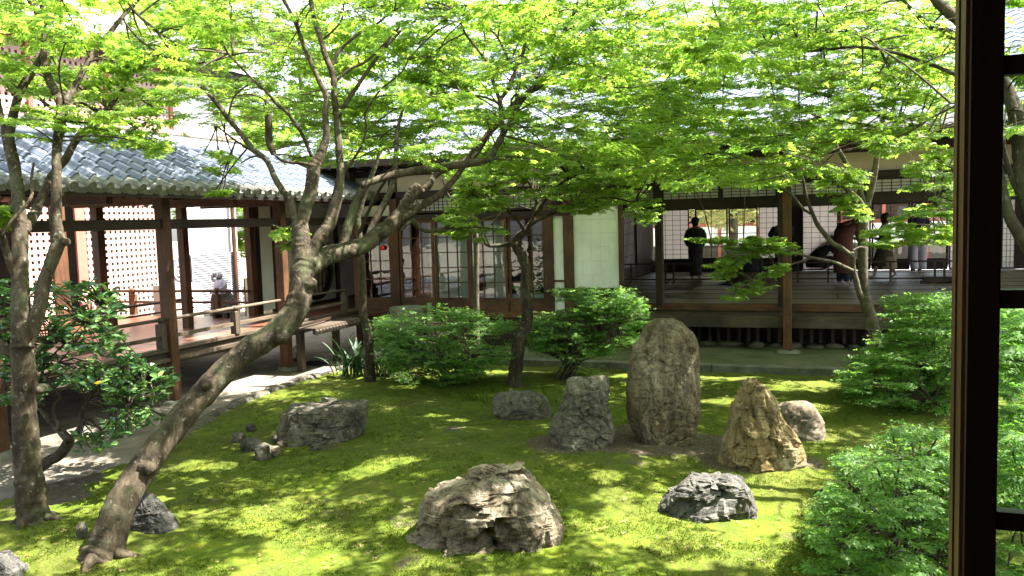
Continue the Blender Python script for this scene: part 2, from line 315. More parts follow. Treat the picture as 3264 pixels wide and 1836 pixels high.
def build_ground():
    g = MB(); g.v = [(-150,-60,-.06),(150,-60,-.06),(150,240,-.06),(-150,240,-.06)]; g.f = [(0,1,2,3)]
    tag(g.build('ground', sandm), kind='structure')
    x0, x1, y0, y1, st = -8.0, 9.0, 1.8, 12.62, .042
    nx, ny = int((x1-x0)/st), int((y1-y0)/st)
    xs = np.linspace(x0, x1, nx); ys = np.linspace(y0, y1, ny); X, Y = np.meshgrid(xs, ys)
    edge = lambda y: -7.28 + .10*math.sin(y*1.3) + .05*math.sin(y*3.1) - .02*y
    pth = [(480,1480),(690,1318),(760,1280),(850,1246),(975,1202),(1065,1180),(1140,1165)]
    pth = [P(a, b, Z=0.02) for a, b in pth]
    py_ = [p.y for p in pth]; px_ = [p.x for p in pth]
    def ex(y): return float(np.interp(y, [2, 5]+py_, [-6.7, -6.75]+px_))
    soil = [(2040,1450,.45,.95),(1880,1440,.42,.95),(2230,1440,.4,1),(1760,1470,.4,.8),(1300,1660,.28,.5),(1440,1420,.3,.6),(2010,1400,.35,1),(2340,1500,.3,.7),(150,1590,.45,.75),(230,1520,.35,.6),(1290,1790,.25,.45),(2000,1530,.25,.5),(2560,1490,.35,.6),(1050,1440,.25,.6),(300,1790,.3,.5)]
    soil = [(P(a, b, Z=.06).x, P(a, b, Z=.06).y, r, h) for a, b, r, h in soil]
    V = np.zeros((ny, nx, 3)); S = np.zeros(ny*nx)
    for j in range(ny):
        e = ex(ys[j])
        for i in range(nx):
            x = max(xs[i], e); V[j, i] = (x, ys[j], gz(x, ys[j]) + .016*noise.noise(Vector((x*4, ys[j]*4, 0))) + .012*noise.noise(Vector((x*11, ys[j]*11, 0))) + .007*noise.noise(Vector((x*23, ys[j]*23, 2))) if xs[i] > e else -.05)
            S[j*nx+i] = min(1, sum(h*math.exp(-((x-a)**2+(ys[j]-b)**2)/(r*r)) for a, b, r, h in soil))
    idx = np.arange(nx*ny).reshape(ny, nx)
    Q = np.stack([idx[:-1,:-1], idx[:-1,1:], idx[1:,1:], idx[1:,:-1]], -1).reshape(-1, 4)
    me = np_mesh('moss_garden', V.reshape(-1, 3), Q, moss, True)
    a = me.attributes.new('soil', 'FLOAT', 'POINT'); a.data.foreach_set('value', S.astype(np.float32))
    tag(link(bpy.data.objects.new('moss_garden', me)), kind='structure')
    # short upright moss tufts, densest near the window
    n = 42000; d = RNG.uniform(0, 1, n)**.8
    tx = []; k = 0
    pxs = RNG.uniform(60, 2750, n); pys = 1230 + 640*RNG.uniform(0, 1, n)**1.0
    vv = []; 
    for a_, b_ in zip(pxs, pys):
        p = P(a_, b_, Z=.06)
        if p.x < ex(p.y)+.03 or p.y > 12.5: continue
        s_ = sum(h*math.exp(-((p.x-a)**2+(p.y-b)**2)/(r*r)) for a, b, r, h in soil)
        if s_ > .5 or noise.noise(Vector((p.x*1.6, p.y*1.6, 9))) < -.12: continue
        vv.append((p.x, p.y, gz(p.x, p.y)))
    vv = np.array(vv); m_ = len(vv)
    ang = RNG.uniform(0, 6.28, (m_, 3)); h = RNG.uniform(.008, .020, (m_, 3, 1)); w = RNG.uniform(.002, .005, (m_, 3, 1))
    base = vv[:, None, :] + RNG.normal(0, .012, (m_, 3, 3))*np.array([1, 1, .0])
    sd = np.stack([np.cos(ang), np.sin(ang), 0*ang], -1)*w; lean = RNG.normal(0, .009, (m_, 3, 3))*np.array([1,1,0])
    A = base - sd; B = base + sd; C = base + lean + np.array([0,0,1])*h
    V = np.stack([A, B, C], 2).reshape(-1, 3); Q = np.arange(len(V)).reshape(-1, 3)
    tag(link(bpy.data.objects.new('moss_tufts', np_mesh('moss_tufts', V, Q, LG['tuft']))), 'short upright moss shoots covering the garden floor', 'moss', kind='stuff')
    # sandy path and its edging stones
    pm = MB(); k = 0; pts = []
    for i in range(40):
        y = 4 + i*.235; e = ex(y)
        pm.v += [(-14.0, y, -.012), (e+.06, y, .002)]
        if i: pm.f.append((2*i-2, 2*i-1, 2*i+1, 2*i))
    path = pm.build('path', sandm, kind='structure')
    vs_ = [stone_mesh('edging_stone', i, (.5, .3, .20), R_brown if i % 2 else R_grey, 16, 10) for i in range(4)]
    y = 4.6
    while y < 12.4:
        L = random.uniform(.26, .46); e = ex(y+L/2); e2 = ex(y+L); a = math.atan2(e2-ex(y), L)
        inst(random.choice(vs_), 'edging_stone', path, (e, y+L/2, random.uniform(-.05, -.005)), (random.uniform(-.1,.1), random.uniform(-.1,.1), math.pi/2-a), (L/.46, random.uniform(.7, 1.1), random.uniform(.7, 1.0)))
        y += L
    return ex
def stone_mesh(name, seed, size, m, n=20, k=12, amp=.22):
    mb = MB(); mb.blob((0,0,0), size[0]/2, size[1]/2, size[2]/2, n, k)
    out = []
    for v in mb.v:
        v = Vector(v); d = Vector((v.x/size[0], v.y/size[1], v.z/size[2]))
        q = Vector([math.copysign(abs(c)**.75, c) for c in d*2])/2
        f = 1 + amp*noise.noise(d*3 + Vector((seed*7.1, 0, 0))) + amp*.5*noise.noise(d*8 + Vector((0, seed*3.3, 0)))
        out.append((q.x*size[0]*f, q.y*size[1]*f, q.z*size[2]*f))
    mb.v = out; return mb.mesh(name, m, True)
EXE = build_ground()
# ------------------------------------------------------------------ rocks: outlines given as points of the picture at the rock's own distance
def rock(name, label, outline, base_py, m, depth=.7, seed=1, amp=.10, nseg=72, nring=52, group=None, square=.8, facet=.05, ledge=.03, fiss=.02):
    """outline: left-to-right list of (py, x_left, x_right) from top to base, photograph pixels; the body is a lofted boulder of real depth"""
    cx = (outline[-1][1]+outline[-1][2])/2
    g = G(cx, base_py); D = (g-EYE).dot(fwd)
    pys = [o[0] for o in outline]; rings = []
    ww = max(o[2]-o[1] for o in outline)*D/FPX
    hor = Vector((CR.x, CR.y, 0)).normalized(); dep = Vector((fwd.x, fwd.y, 0)).normalized()
    hgt = (base_py-pys[0])*D/FPX
    ts = list(np.linspace(0, 1, nring)); 
    for t in ts:
        py = pys[-1] + (pys[0]-pys[-1])*t
        xl = np.interp(py, pys, [o[1] for o in outline]); xr = np.interp(py, pys, [o[2] for o in outline])
        Dc = D + depth*ww*.40; c = P((xl+xr)/2, py, D=Dc); rx = (xr-xl)/2*Dc/FPX
        top = 1 if t < .82 else math.sqrt(max(0, 1-((t-.82)/.18)**2))
        ry = depth*ww/2*(1-.30*t)*max(.12, top)
        ring = []
        for k in range(nseg):
            a = 2*math.pi*k/nseg; ca, sa = math.cos(a), math.sin(a)
            p = c + hor*(math.copysign(abs(ca)**square, ca)*rx) + dep*(math.copysign(abs(sa)**square, sa)*ry)
            q = p*(2.2/max(ww, .3)) + Vector((seed*5.7, seed*2.3, 0))
            n_ = amp*ww*(noise.noise(q) + .5*noise.noise(q*2.3) + .28*noise.noise(q*5) + .22*noise.noise(q*11) + .14*noise.noise(q*21))
            fc = noise.cell(q*3.1 + Vector((noise.noise(q*1.5), noise.noise(q*1.7+Vector((4,0,0))), 0))*.8)
            qq = q*1.55 + Vector((noise.noise(q*1.5), noise.noise(q*1.7+Vector((4,0,0))), 0))*.25; vd, vp = noise.voronoi(qq); nv = noise.noise_vector(vp[0]*7.3)
            n_ += facet*ww*(1.5*(qq-vp[0]).dot(nv) + .55*noise.noise(vp[0]*5.1)) + .25*facet*ww*(fc-.5) - .05*ww*max(0, 1-abs(noise.noise(q*1.9+Vector((0,0,7))))*9)*.6
            lz = (p.z*.9 + p.x*.35 + .10*noise.noise(q*1.1))*(5.5/max(ww, .5)); n_ += ledge*ww*((lz % 1.0) - .5)*(.4+.9*max(0, noise.noise(q*.9+Vector((3,3,3)))+.35))
            fv = Vector((p.x*5+p.z*.9, p.y*5, p.z*.8))/max(ww, .5) + Vector((seed*3.1, 0, 0)); n_ -= fiss*ww*max(0, 1-abs(noise.noise(fv))*5) ; n_ += fiss*ww*.5*noise.noise(fv*2.7)
            dirv = (p-c); dirv.z = 0
            if dirv.length > 1e-5: dirv.normalize()
            w_ = abs(dirv.dot(dep))*.75 + .25
            ring.append(tuple(p + dirv*n_*w_ + Vector((0,0,.35*n_*t*(1-.0)))))
        rings.append(ring)
    low = [tuple(Vector(p) - Vector((0,0,.10))) for p in rings[0]]
    mb = MB(); mb.loft([low]+rings)
    o = mb.build(name, m, None, facet < .045); tag(o, label, 'rock', group); return o
RG = 'rocks set in the moss garden'
rock('garden_rock', 'tallest upright tan stone slab with a rounded top', [(1017,2095,2145),(1032,2068,2180),(1060,2045,2210),(1100,2020,2226),(1150,2006,2230),(1200,1998,2231),(1260,1995,2229),(1310,1998,2228),(1360,2012,2224),(1395,2030,2218),(1425,2060,2195)], 1420, R_tall, .75, 1, .045, 120, 116, RG, .82, .05, .0, .03)
rock('garden_rock', 'grey upright stone with a flat top, left of the tallest stone', [(1198,1815,1925),(1210,1806,1938),(1250,1800,1942),(1300,1784,1940),(1330,1762,1950),(1370,1748,1960),(1400,1752,1952),(1430,1760,1930)], 1432, R_grey, .8, 2, .05, 110, 84, RG, .78, .07, .004, .025)
rock('garden_rock', 'pointed golden brown stone right of the tallest stone', [(1202,2388,2412),(1215,2378,2424),(1245,2362,2442),(1290,2340,2475),(1340,2325,2505),(1400,2308,2535),(1440,2298,2556),(1470,2292,2562),(1500,2330,2552),(1512,2470,2545)], 1500, R_gold, .7, 3, .05, 120, 100, RG, .72, .085, .0, .045)
rock('garden_rock', 'round pale stone behind the pointed golden stone', [(1279,2500,2570),(1292,2480,2592),(1320,2462,2612),(1350,2455,2626),(1380,2460,2630),(1405,2500,2628)], 1405, R_tan, .8, 4, .05, 64, 40, RG, .9, .03)
rock('garden_rock', 'large craggy tan boulder in the front of the moss, peaked at its right', [(1486,1612,1650),(1500,1548,1675),(1530,1464,1702),(1570,1354,1738),(1592,1346,1752),(1640,1342,1778),(1680,1330,1792),(1710,1290,1785),(1740,1276,1720),(1775,1275,1450)], 1765, R_tan, .75, 5, .045, 140, 110, RG, .72, .135, .008, .008)
rock('garden_rock', 'low dark rock with a sunlit white crest, right of the front boulder', [(1514,2225,2330),(1525,2190,2362),(1545,2160,2385),(1575,2125,2400),(1600,2102,2406),(1625,2092,2405),(1650,2150,2400),(1680,2300,2388)], 1662, R_pale, .75, 6, .04, 110, 80, RG, .75, .11, .006)
rock('garden_rock', 'squat brown boulder with a flat top beside the pebbles', [(1278,1000,1160),(1284,935,1170),(1310,905,1172),(1350,890,1170),(1385,884,1160),(1410,895,1095),(1420,960,1050)], 1415, R_brown, .8, 7, .045, 110, 76, RG, .7, .11, .02)
rock('garden_rock', 'low flat grey rock behind the flat topped upright stone', [(1246,1610,1690),(1256,1580,1735),(1280,1568,1752),(1310,1566,1758),(1335,1590,1752),(1346,1680,1750)], 1338, R_grey, .75, 8, .06, 72, 40, RG, .75, .05)
rock('garden_rock', 'dark pyramid rock behind the foot of the leaning maple', [(1570,440,462),(1590,425,490),(1620,415,520),(1650,410,548),(1680,400,565),(1704,395,560)], 1700, R_dark, .75, 9, .06, 72, 44, RG, .8, .06)
rock('garden_rock', 'brown rock cut off by the bottom left corner of the picture', [(1762,-60,20),(1785,-70,48),(1810,-80,80),(1840,-80,84)], 1850, R_dark, .8, 10, .08, 64, 36, RG, .8, .05)
for i, (a, b, w, h, mm, lb) in enumerate([(763,1410,42,30,R_brown,'reddish pebble farthest left beside the squat brown boulder'),(800,1434,56,36,R_dark,'dark flat pebble between the reddish pebble and the brown stone'),(840,1460,64,46,R_brown,'largest loose brown stone in front of the squat boulder'),(878,1452,36,30,R_tan,'small upright tan chip beside the largest loose stone'),(884,1410,40,26,R_grey,'grey chip touching the left foot of the squat boulder'),(925,1402,36,22,R_grey,'flat pale chip under the left side of the squat boulder'),(900,1424,30,20,R_tan,'palest small chip in front of the squat boulder'),(800,1372,30,20,R_dark,'lone dark pebble farthest back in the moss'),(1010,1432,44,18,R_brown,'low rusty chip in front of the squat boulder'),(262,1712,36,46,R_grey,'grey stone at the left of the leaning maple foot')]):
    g = G(a, b); D = (g-EYE).dot(fwd); k = D/FPX
    o = inst(stone_mesh('small_stone', i+30, (w*k, w*k*.8, h*k*1.25), mm, 28, 18, .3), 'small_stone', None, (g.x, g.y, g.z + h*k*.38), (0, 0, i*1.1))
    tag(o, lb, 'stone', 'loose stones on the moss')
# ------------------------------------------------------------------ far hall
def xat(px, Y, py=700): return P(px, py, Y=Y).x
def zat(px, py, Y): return P(px, py, Y=Y).z
def yat(px, X, py=800): return P(px, py, X=X).y
YF, YB = 14.74, 23.6                     # front sill and back wall of the open hall
hall = thing('temple_hall', 'long open wooden hall with tatami floor and tiled roof beyond the rocks', 'building', (0, 14.7, 0))
XL, XR = -4.3, 7.2
def shoji(parent, x0, x1, z0, z1, Y, cols, rows, name='shoji_screen', mesh_cache={}, th=.03, mat=None):
    """a paper screen: frame > paper and every muntin, facing -Y"""
    f = MB(); w = .032
    f.box(x0, x0+w, Y-th/2, Y+th/2, z0, z1).box(x1-w, x1, Y-th/2, Y+th/2, z0, z1).box(x0+w, x1-w, Y-th/2+.001, Y+th/2-.001, z0, z0+w*1.3).box(x0+w, x1-w, Y-th/2+.001, Y+th/2-.001, z1-w, z1)
    s = f.build(name, W['dark', 'z'], parent)
    MB().box(x0+w*.8, x1-w*.8, Y+.002, Y+.006, z0+w, z1-w*.8).build('paper', mat or paper, s)
    for i in range(1, cols):
        x = x0+w+(x1-x0-2*w)*i/cols; MB().box(x-.006, x+.006, Y-.012, Y+.001, z0+w, z1-w).build('muntin', W['dark', 'z'], s)
    for i in range(1, rows):
        z = z0+w+(z1-z0-2*w)*i/rows; MB().box(x0+w, x1-w, Y-.009, Y+.0005, z-.005, z+.005).build('muntin', W['dark', 'x'], s)
    return s
def glass_door(parent, x0, x1, z0, z1, Y, cols, rows, wains, wn='brown', mid=None, th=.036):
    f = MB(); w = .045
    f.box(x0, x0+w, Y-th/2, Y+th/2, z0, z1).box(x1-w, x1, Y-th/2, Y+th/2, z0, z1).box(x0+w, x1-w, Y-th/2+.001, Y+th/2-.001, z1-w, z1).box(x0+w, x1-w, Y-th/2+.001, Y+th/2-.001, z0, z0+.05)
    f.box(x0+w, x1-w, Y-th/2+.002, Y+th/2-.002, z0+wains, z0+wains+.04)
    s = f.build('glass_door', W[wn, 'z'], parent)
    if wains > .08: MB().box(x0+w, x1-w, Y-.006, Y+.006, z0+.05, z0+wains).build('wainscot_board', W[wn, 'x'], s)
    zs0, zs1 = z0+wains+.04, z1-w
    for i in range(cols):
        for j in range(rows):
            xa, xb = x0+w+(x1-x0-2*w)*i/cols, x0+w+(x1-x0-2*w)*(i+1)/cols; za, zb = zs0+(zs1-zs0)*j/rows, zs0+(zs1-zs0)*(j+1)/rows
            MB().box(xa+.006, xb-.006, Y-.0015, Y+.0015, za+.006, zb-.006).build('pane', glass, s)
    for i in range(1, cols):
        x = x0+w+(x1-x0-2*w)*i/cols; MB().box(x-.009, x+.009, Y-.014, Y+.014, zs0, zs1).build('muntin', W[wn, 'z'], s)
    for i in range(1, rows):
        z = zs0+(zs1-zs0)*i/rows; MB().box(x0+w, x1-w, Y-.012, Y+.012, z-.009, z+.009).build('muntin', W[wn, 'x'], s)
    return s
def build_hall():
    D_, B_, O_ = 'dark', 'brown', 'old'
    MB().box(XL, XR, YF+.1, YB+.3, .55, .775).build('floor_base', W[D_, 'x'], hall)
    # tatami mats, each with its two cloth borders
    me = MB().box(0, 1.885, .045, .905, 0, .02).mesh('tatami_mat', tatami)
    be = MB().box(0, 1.885, 0, .045, 0, .021).box(0, 1.885, .905, .945, 0, .021).mesh('mat_border', matedge)
    for j in range(9):
        for i in range(6):
            x = XL + .02 + i*1.9 - (0.95 if j % 2 else 0)
            if x > XR-1.8: continue
            if x < XL: x = XL+.02
            t = inst(me, 'tatami_mat', hall, (x, YF+.12+j*.95, .777)); inst(be, 'mat_border', t, (x, YF+.12+j*.95, .777))
    sl = P(2390, 969, Y=YF).z
    MB().box(XL+1.05, XR, YF-.07, YF+.09, .69, sl).build('sill_beam', W[B_, 'x'], hall, bevel=.004)
    # lower veranda of cross boards, fascia, pillars
    zt = zat(2400, 1007, 14.08); zb = zat(2400, 1044, 14.08)
    vb = MB().box(0, .60, 14.10, YF-.072, zt-.035, zt+.002).mesh('veranda_board', W[O_, 'y'])
    x = -3.18
    while x < XR-.6: inst(vb, 'veranda_board', hall, (x, 0, random.uniform(-.002, .002))); x += .604
    MB().box(-3.18, XR, 14.05, 14.098, zb, zt+.004).build('veranda_fascia', W[O_, 'x'], hall, bevel=.004)
    pm = MB().box(-.066, .066, -.066, .066, 0, 3.45).mesh('pillar', W[B_, 'z'], bevel=.006)
    xp = P(2510, 1137, Y=13.95).x
    for k in (0, 1, 2): inst(pm, 'pillar', hall, (xp + k*3.9, 13.95, .07), (0,0,0))
    ps = stone_mesh('pillar_base_stone', 3, (.42, .40, .22), stonem)
    for k in (0, 1): inst(ps, 'pillar_base_stone', hall, (xp + k*3.9, 13.95, .045))
    # palings and footing stones under the floor
    pl = MB().box(-.028, .028, -.012, .012, 0, .52).mesh('paling', W[O_, 'z'])
    x = -3.1
    while x < 4.6: inst(pl, 'paling', hall, (x + random.uniform(-.02, .02), 14.95, .12), (0, random.uniform(-.03, .03), 0)); x += .172
    MB().box(-3.3, XR, 15.5, 15.55, -.05, .7).build('foundation_wall', W[D_, 'x'], hall)
    fs = [stone_mesh('footing_stone', 50+i, (.34, .26, .14), earth_moss, 12, 8) for i in range(3)]
    x = -3.2
    while x < 4.6:
        s = random.uniform(.55, 1.35); inst(random.choice(fs), 'footing_stone', hall, (x, 14.62+random.uniform(-.10, .10), .105), (random.uniform(-.2, .2), 0, random.uniform(-.6, .6)), (s, 1, random.uniform(.5, 1.1))); x += .34*s*random.uniform(.9, 1.25)
    # front frame: lintel, transoms, head beam, plaster, posts
    z1, z2, z3, z4 = zat(2300, 664, YF), zat(2300, 637, YF), zat(2300, 588, YF), zat(2300, 566, YF)
    MB().box(XL+1.05, XR, YF-.07, YF+.07, z1, z2).build('lintel', W[D_, 'x'], hall)
    MB().box(XL+1.05, XR, YF-.09, YF+.09, z3, z4).build('head_beam', W[D_, 'x'], hall)
    MB().box(-3.25, XR, YF-.02, YF+.02, z4, 3.62).build('plaster_panel', cream, hall)
    posts = [xat(2099, YF, 620), xat(2490, YF, 620), xat(2767, YF, 620), xat(2490, YF)+3.9]
    for xx in posts: MB().box(xx-.06, xx+.06, YF-.10, YF+.10, .777, 3.6).build('post', W[D_, 'z'], hall) if xx != posts[2] else MB().box(xx-.035, xx+.035, YF-.05, YF+.05, z2, z3).build('strut', W[D_, 'z'], hall)
    spans = [(-3.25, posts[0]-.06), (posts[0]+.06, xat(2297, YF, 620)-.01), (xat(2297, YF, 620)+.01, posts[1]-.06), (posts[1]+.06, posts[2]-.035), (posts[2]+.035, posts[3]-.06), (posts[3]+.06, XR)]
    for a, b in spans:
        if b-a > .15: shoji(hall, a, b, z2, z3, YF, max(2, round((b-a)/.145)), 4, 'transom_screen')
    # inner left side wall with a shoji, dark posts and a bright slit
    XS = XL
    for y0, y1 in ((15.0, 15.2), (16.4, 16.6), (19.2, 19.4), (21.2, 23.6)): MB().box(XS-.06, XS+.06, y0, y1, .777, 2.6).build('side_post', W[D_, 'z'], hall)
    MB().box(XS-.05, XS+.05, 15.0, YB, 2.5, 3.4).build('side_wall_upper', W[D_, 'y'], hall)
    MB().box(XS-.04, XS+.04, 15.0, YB, .777, 1.12).build('side_wainscot', W[D_, 'y'], hall)
    s = MB().box(XS-.02, XS+.02, 19.4, 19.45, 1.12, 2.5).box(XS-.02, XS+.02, 21.15, 21.2, 1.12, 2.5).build('side_shoji', W[D_, 'z'], hall)
    MB().box(XS-.008, XS-.004, 19.45, 21.15, 1.12, 2.5).build('paper', paper, s)
    for i in range(1, 12): MB().box(XS-.003, XS+.012, 19.45+i*.1417, 19.462+i*.1417, 1.12, 2.5).build('muntin', W[D_, 'z'], s)
    for i in range(1, 5): MB().box(XS-.003, XS+.010, 19.45, 21.15, 1.12+i*.276, 1.132+i*.276).build('muntin', W[D_, 'y'], s)
    MB().box(XS-.02, XS+.02, 16.6, 19.2, 1.12, 2.5).build('side_panel', W[D_, 'z'], hall)
    # back wall: screens, glass doors onto the inner court
    zlo, zhi = zat(2150, 830, YB), zat(2150, 668, YB)
    xb = lambda p: xat(p, YB, 750)
    MB().box(XL, xb(2556), YB-.05, YB+.05, .777, zlo).build('wainscot', W[D_, 'x'], hall)
    MB().box(XL, XR, YB-.07, YB+.07, zhi, zhi+.14).build('back_lintel', W[D_, 'x'], hall)
    MB().box(XL, XR, YB-.03, YB+.03, zhi+.14, 3.4).build('back_wall_upper', W[D_, 'x'], hall)
    shoji(hall, xb(2093), xb(2197), zlo, zhi, YB, 4, 10); shoji(hall, xb(2418), xb(2490), zlo, zhi, YB-.02, 3, 10)
    MB().box(xb(2490), xb(2556), YB-.04, YB+.04, zlo, zhi).build('back_post_panel', W[D_, 'z'], hall)
    glass_door(hall, xb(2215), xb(2320), zlo, zhi, YB+.03, 2, 2, .02, 'dark'); glass_door(hall, xb(2322), xb(2416), zlo, zhi, YB+.03, 2, 2, .02, 'dark')
    shoji(hall, xb(2556), xb(2672), .80, zhi, YB-.06, 4, 12)
    glass_door(hall, xb(2674), xb(2776), .80, zhi, YB, 2, 2, .25, 'dark'); glass_door(hall, xb(2778), xb(2900), .80, zhi, YB, 2, 2, .25, 'dark'); glass_door(hall, xb(2902), xb(3022), .80, zhi, YB, 2, 2, .25, 'dark')
    shoji(hall, xb(3024), xb(3110), .80, zhi, YB-.06, 3, 12); shoji(hall, xb(3190), xb(3236), .80, zhi, YB-.06, 3, 12)
    MB().box(xb(3110), xb(3190), YB-.03, YB+.03, .8, zhi).build('back_panel', W[D_, 'z'], hall); MB().box(xb(3236), XR, YB-.03, YB+.03, .8, zhi).build('back_panel', W[D_, 'z'], hall)
    MB().box(XL, XR, YF+.1, YB, 3.38, 3.43).build('ceiling', W[D_, 'x'], hall)
    # roof: corrugated tile courses, front and back slopes, eave rafters
    roof_slope(hall, -9.5, 9.5, 12.95, 3.62, 19.5, 7.0, 'roof'); roof_slope(hall, -9.5, 9.5, 26.0, 3.62, 19.5, 7.0, 'roof')
    MB().box(-9.5, 9.5, 13.05, 14.65, 3.46, 3.49).build('soffit', W[D_, 'x'], hall)
    MB().box(-9.5, 9.5, 12.99, 13.05, 3.40, 3.52).build('eave_board', W[D_, 'x'], hall)
    rf = MB().box(-.035, .035, 13.05, 14.64, 3.38, 3.458).mesh('rafter', W[D_, 'y'])
    for i in range(60): inst(rf, 'rafter', hall, (-8.2 + i*.29, 0, 0))
    MB().box(-8.2, 9.5, 13.88, 14.02, 3.26, 3.378).build('eave_beam', W[D_, 'x'], hall)
def roof_slope(parent, x0, x1, ya, za, yb, zb, name, pitch=.27, course=.24):
    """a slope of overlapping curved tiles, modelled as one corrugated and stepped sheet (mostly hidden by leaves)"""
    L = math.hypot(yb-ya, zb-za); nc = int(L/course); nx = int((x1-x0)/pitch)*4
    V = []; 
    for j in range(nc):
        for e in (0, 1):
            t = (j+e*.98)/nc; lift = .016*(1-e)
            for i in range(nx+1):
                x = x0+(x1-x0)*i/nx; ph = (i % 4)
                h = (0, .022, .045, .022)[ph] + lift
                V.append((x, ya+(yb-ya)*t, za+(zb-za)*t+h))
    idx = np.arange(2*nc*(nx+1)).reshape(2*nc, nx+1); Q = np.stack([idx[:-1,:-1], idx[:-1,1:], idx[1:,1:], idx[1:,:-1]], -1).reshape(-1, 4)
    if yb < ya: Q = Q[:, ::-1]
    tag(link(bpy.data.objects.new(name, np_mesh(name, np.array(V), Q, MATS['roof_tile'])), parent), kind='stuff')
build_hall()
# ground between the hall and the moss, its kerb, and the courtyard behind the hall
bank = MB(); nx = 60
for i in range(nx+1):
    x = -6.6 + 15*i/nx
    for y, z in ((12.70, .10), (13.1, .115), (13.6, .12), (14.2, .10), (15.6, .08)): bank.v.append((x, y, z + .03*noise.noise(Vector((x*1.7, y*2, 5))) if y > 12.8 else z))
for i in range(nx):
    for j in range(4): a = i*5+j; bank.f.append((a, a+5, a+6, a+1))
bank.build('earth_bank', earth_moss, None, True, kind='structure')
kerb = thing('stone_kerb', 'long low cut stone kerb between the moss and the hall', 'kerb', (-1, 12.64, 0))
x = -6.6
for L in (1.9, 1.7, 1.58, 2.2, 2.4, 2.3, 2.2):
    MB().box(x+.004, x+L-.004, 12.55, 12.74, -.02, .105).build('kerb_stone', stonem, kerb, bevel=.008); x += L
MB().box(-12, 16, 24.2, 34, -.04, .30).build('courtyard', gravel, kind='structure')
rc = thing('rear_corridor', 'white panelled corridor across the inner court seen through the hall', 'building', (0, 34, 0))
MB().box(-8, 10, 33.9, 34.1, .3, 1.15).build('base_board', W['old', 'x'], rc); MB().box(-8, 10, 33.96, 34.04, 1.15, 1.9).build('wall_panel', plaster, rc); MB().box(-8, 10, 33.9, 34.1, 1.9, 2.05).build('rail', W['red', 'x'], rc)
for i in range(13): MB().box(-8+i*1.5, -7.88+i*1.5, 33.86, 34.12, .3, 3.2).build('post', W['red', 'z'], rc)
MB().box(-8, 10, 33.98, 34.02, 2.05, 3.2).build('upper_wall', W['dark', 'x'], rc)
roof_slope(rc, -8.5, 10.5, 33.0, 3.2, 36.0, 4.6, 'roof')
# low barrier inside the hall
bar = thing('low_barrier', 'low thin wooden barrier railing on the tatami inside the hall', 'railing', (0, 19.45, .8))
bx0, bx1, bY = xat(1990, 19.45, 850), xat(3060, 19.45, 850), 19.45
zr = zat(2300, 837, bY); MB().box(bx0, bx1, bY-.018, bY+.018, zr-.035, zr).build('top_rail', W['old', 'x'], bar); MB().box(bx0, bx1, bY-.015, bY+.015, .87, .905).build('bottom_rail', W['old', 'x'], bar)
for p in (2012, 2121, 2147, 2318, 2389, 2415, 2543, 2640, 2672, 2712, 2838, 2980, 3010): MB().box(xat(p, bY, 870)-.02, xat(p, bY, 870)+.02, bY-.02, bY+.02, .80, zr-.036).build('baluster', W['old', 'z'], bar)
for p in (2012, 2121, 2147): MB().box(xat(p, bY, 870)-.025, xat(p, bY, 870)+.025, bY-.16, bY+.12, .798, .835).build('foot', W['old', 'y'], bar)
MB().bar((bx0, bY, zr-.02), (XL+.1, 16.2, zr+.01), .03, .03).bar((bx0, bY, .95), (XL+.1, 16.2, .95), .025, .03).build('side_rail', W['old', 'y'], bar)
bs = thing('barrier_stand', 'short heavy wooden stand on the mats at the right end of the barrier', 'stand', (xat(2995, 19.3, 895), 19.3, .8))
sx = xat(2995, 19.3, 895); MB().box(sx-.32, sx+.32, 19.22, 19.4, .80, .93).build('block', W['old', 'x'], bs, bevel=.01); MB().box(sx-.38, sx-.2, 19.1, 19.2, .80, .86).box(sx+.2, sx+.38, 19.1, 19.2, .80, .86).build('foot', W['old', 'y'], bs)
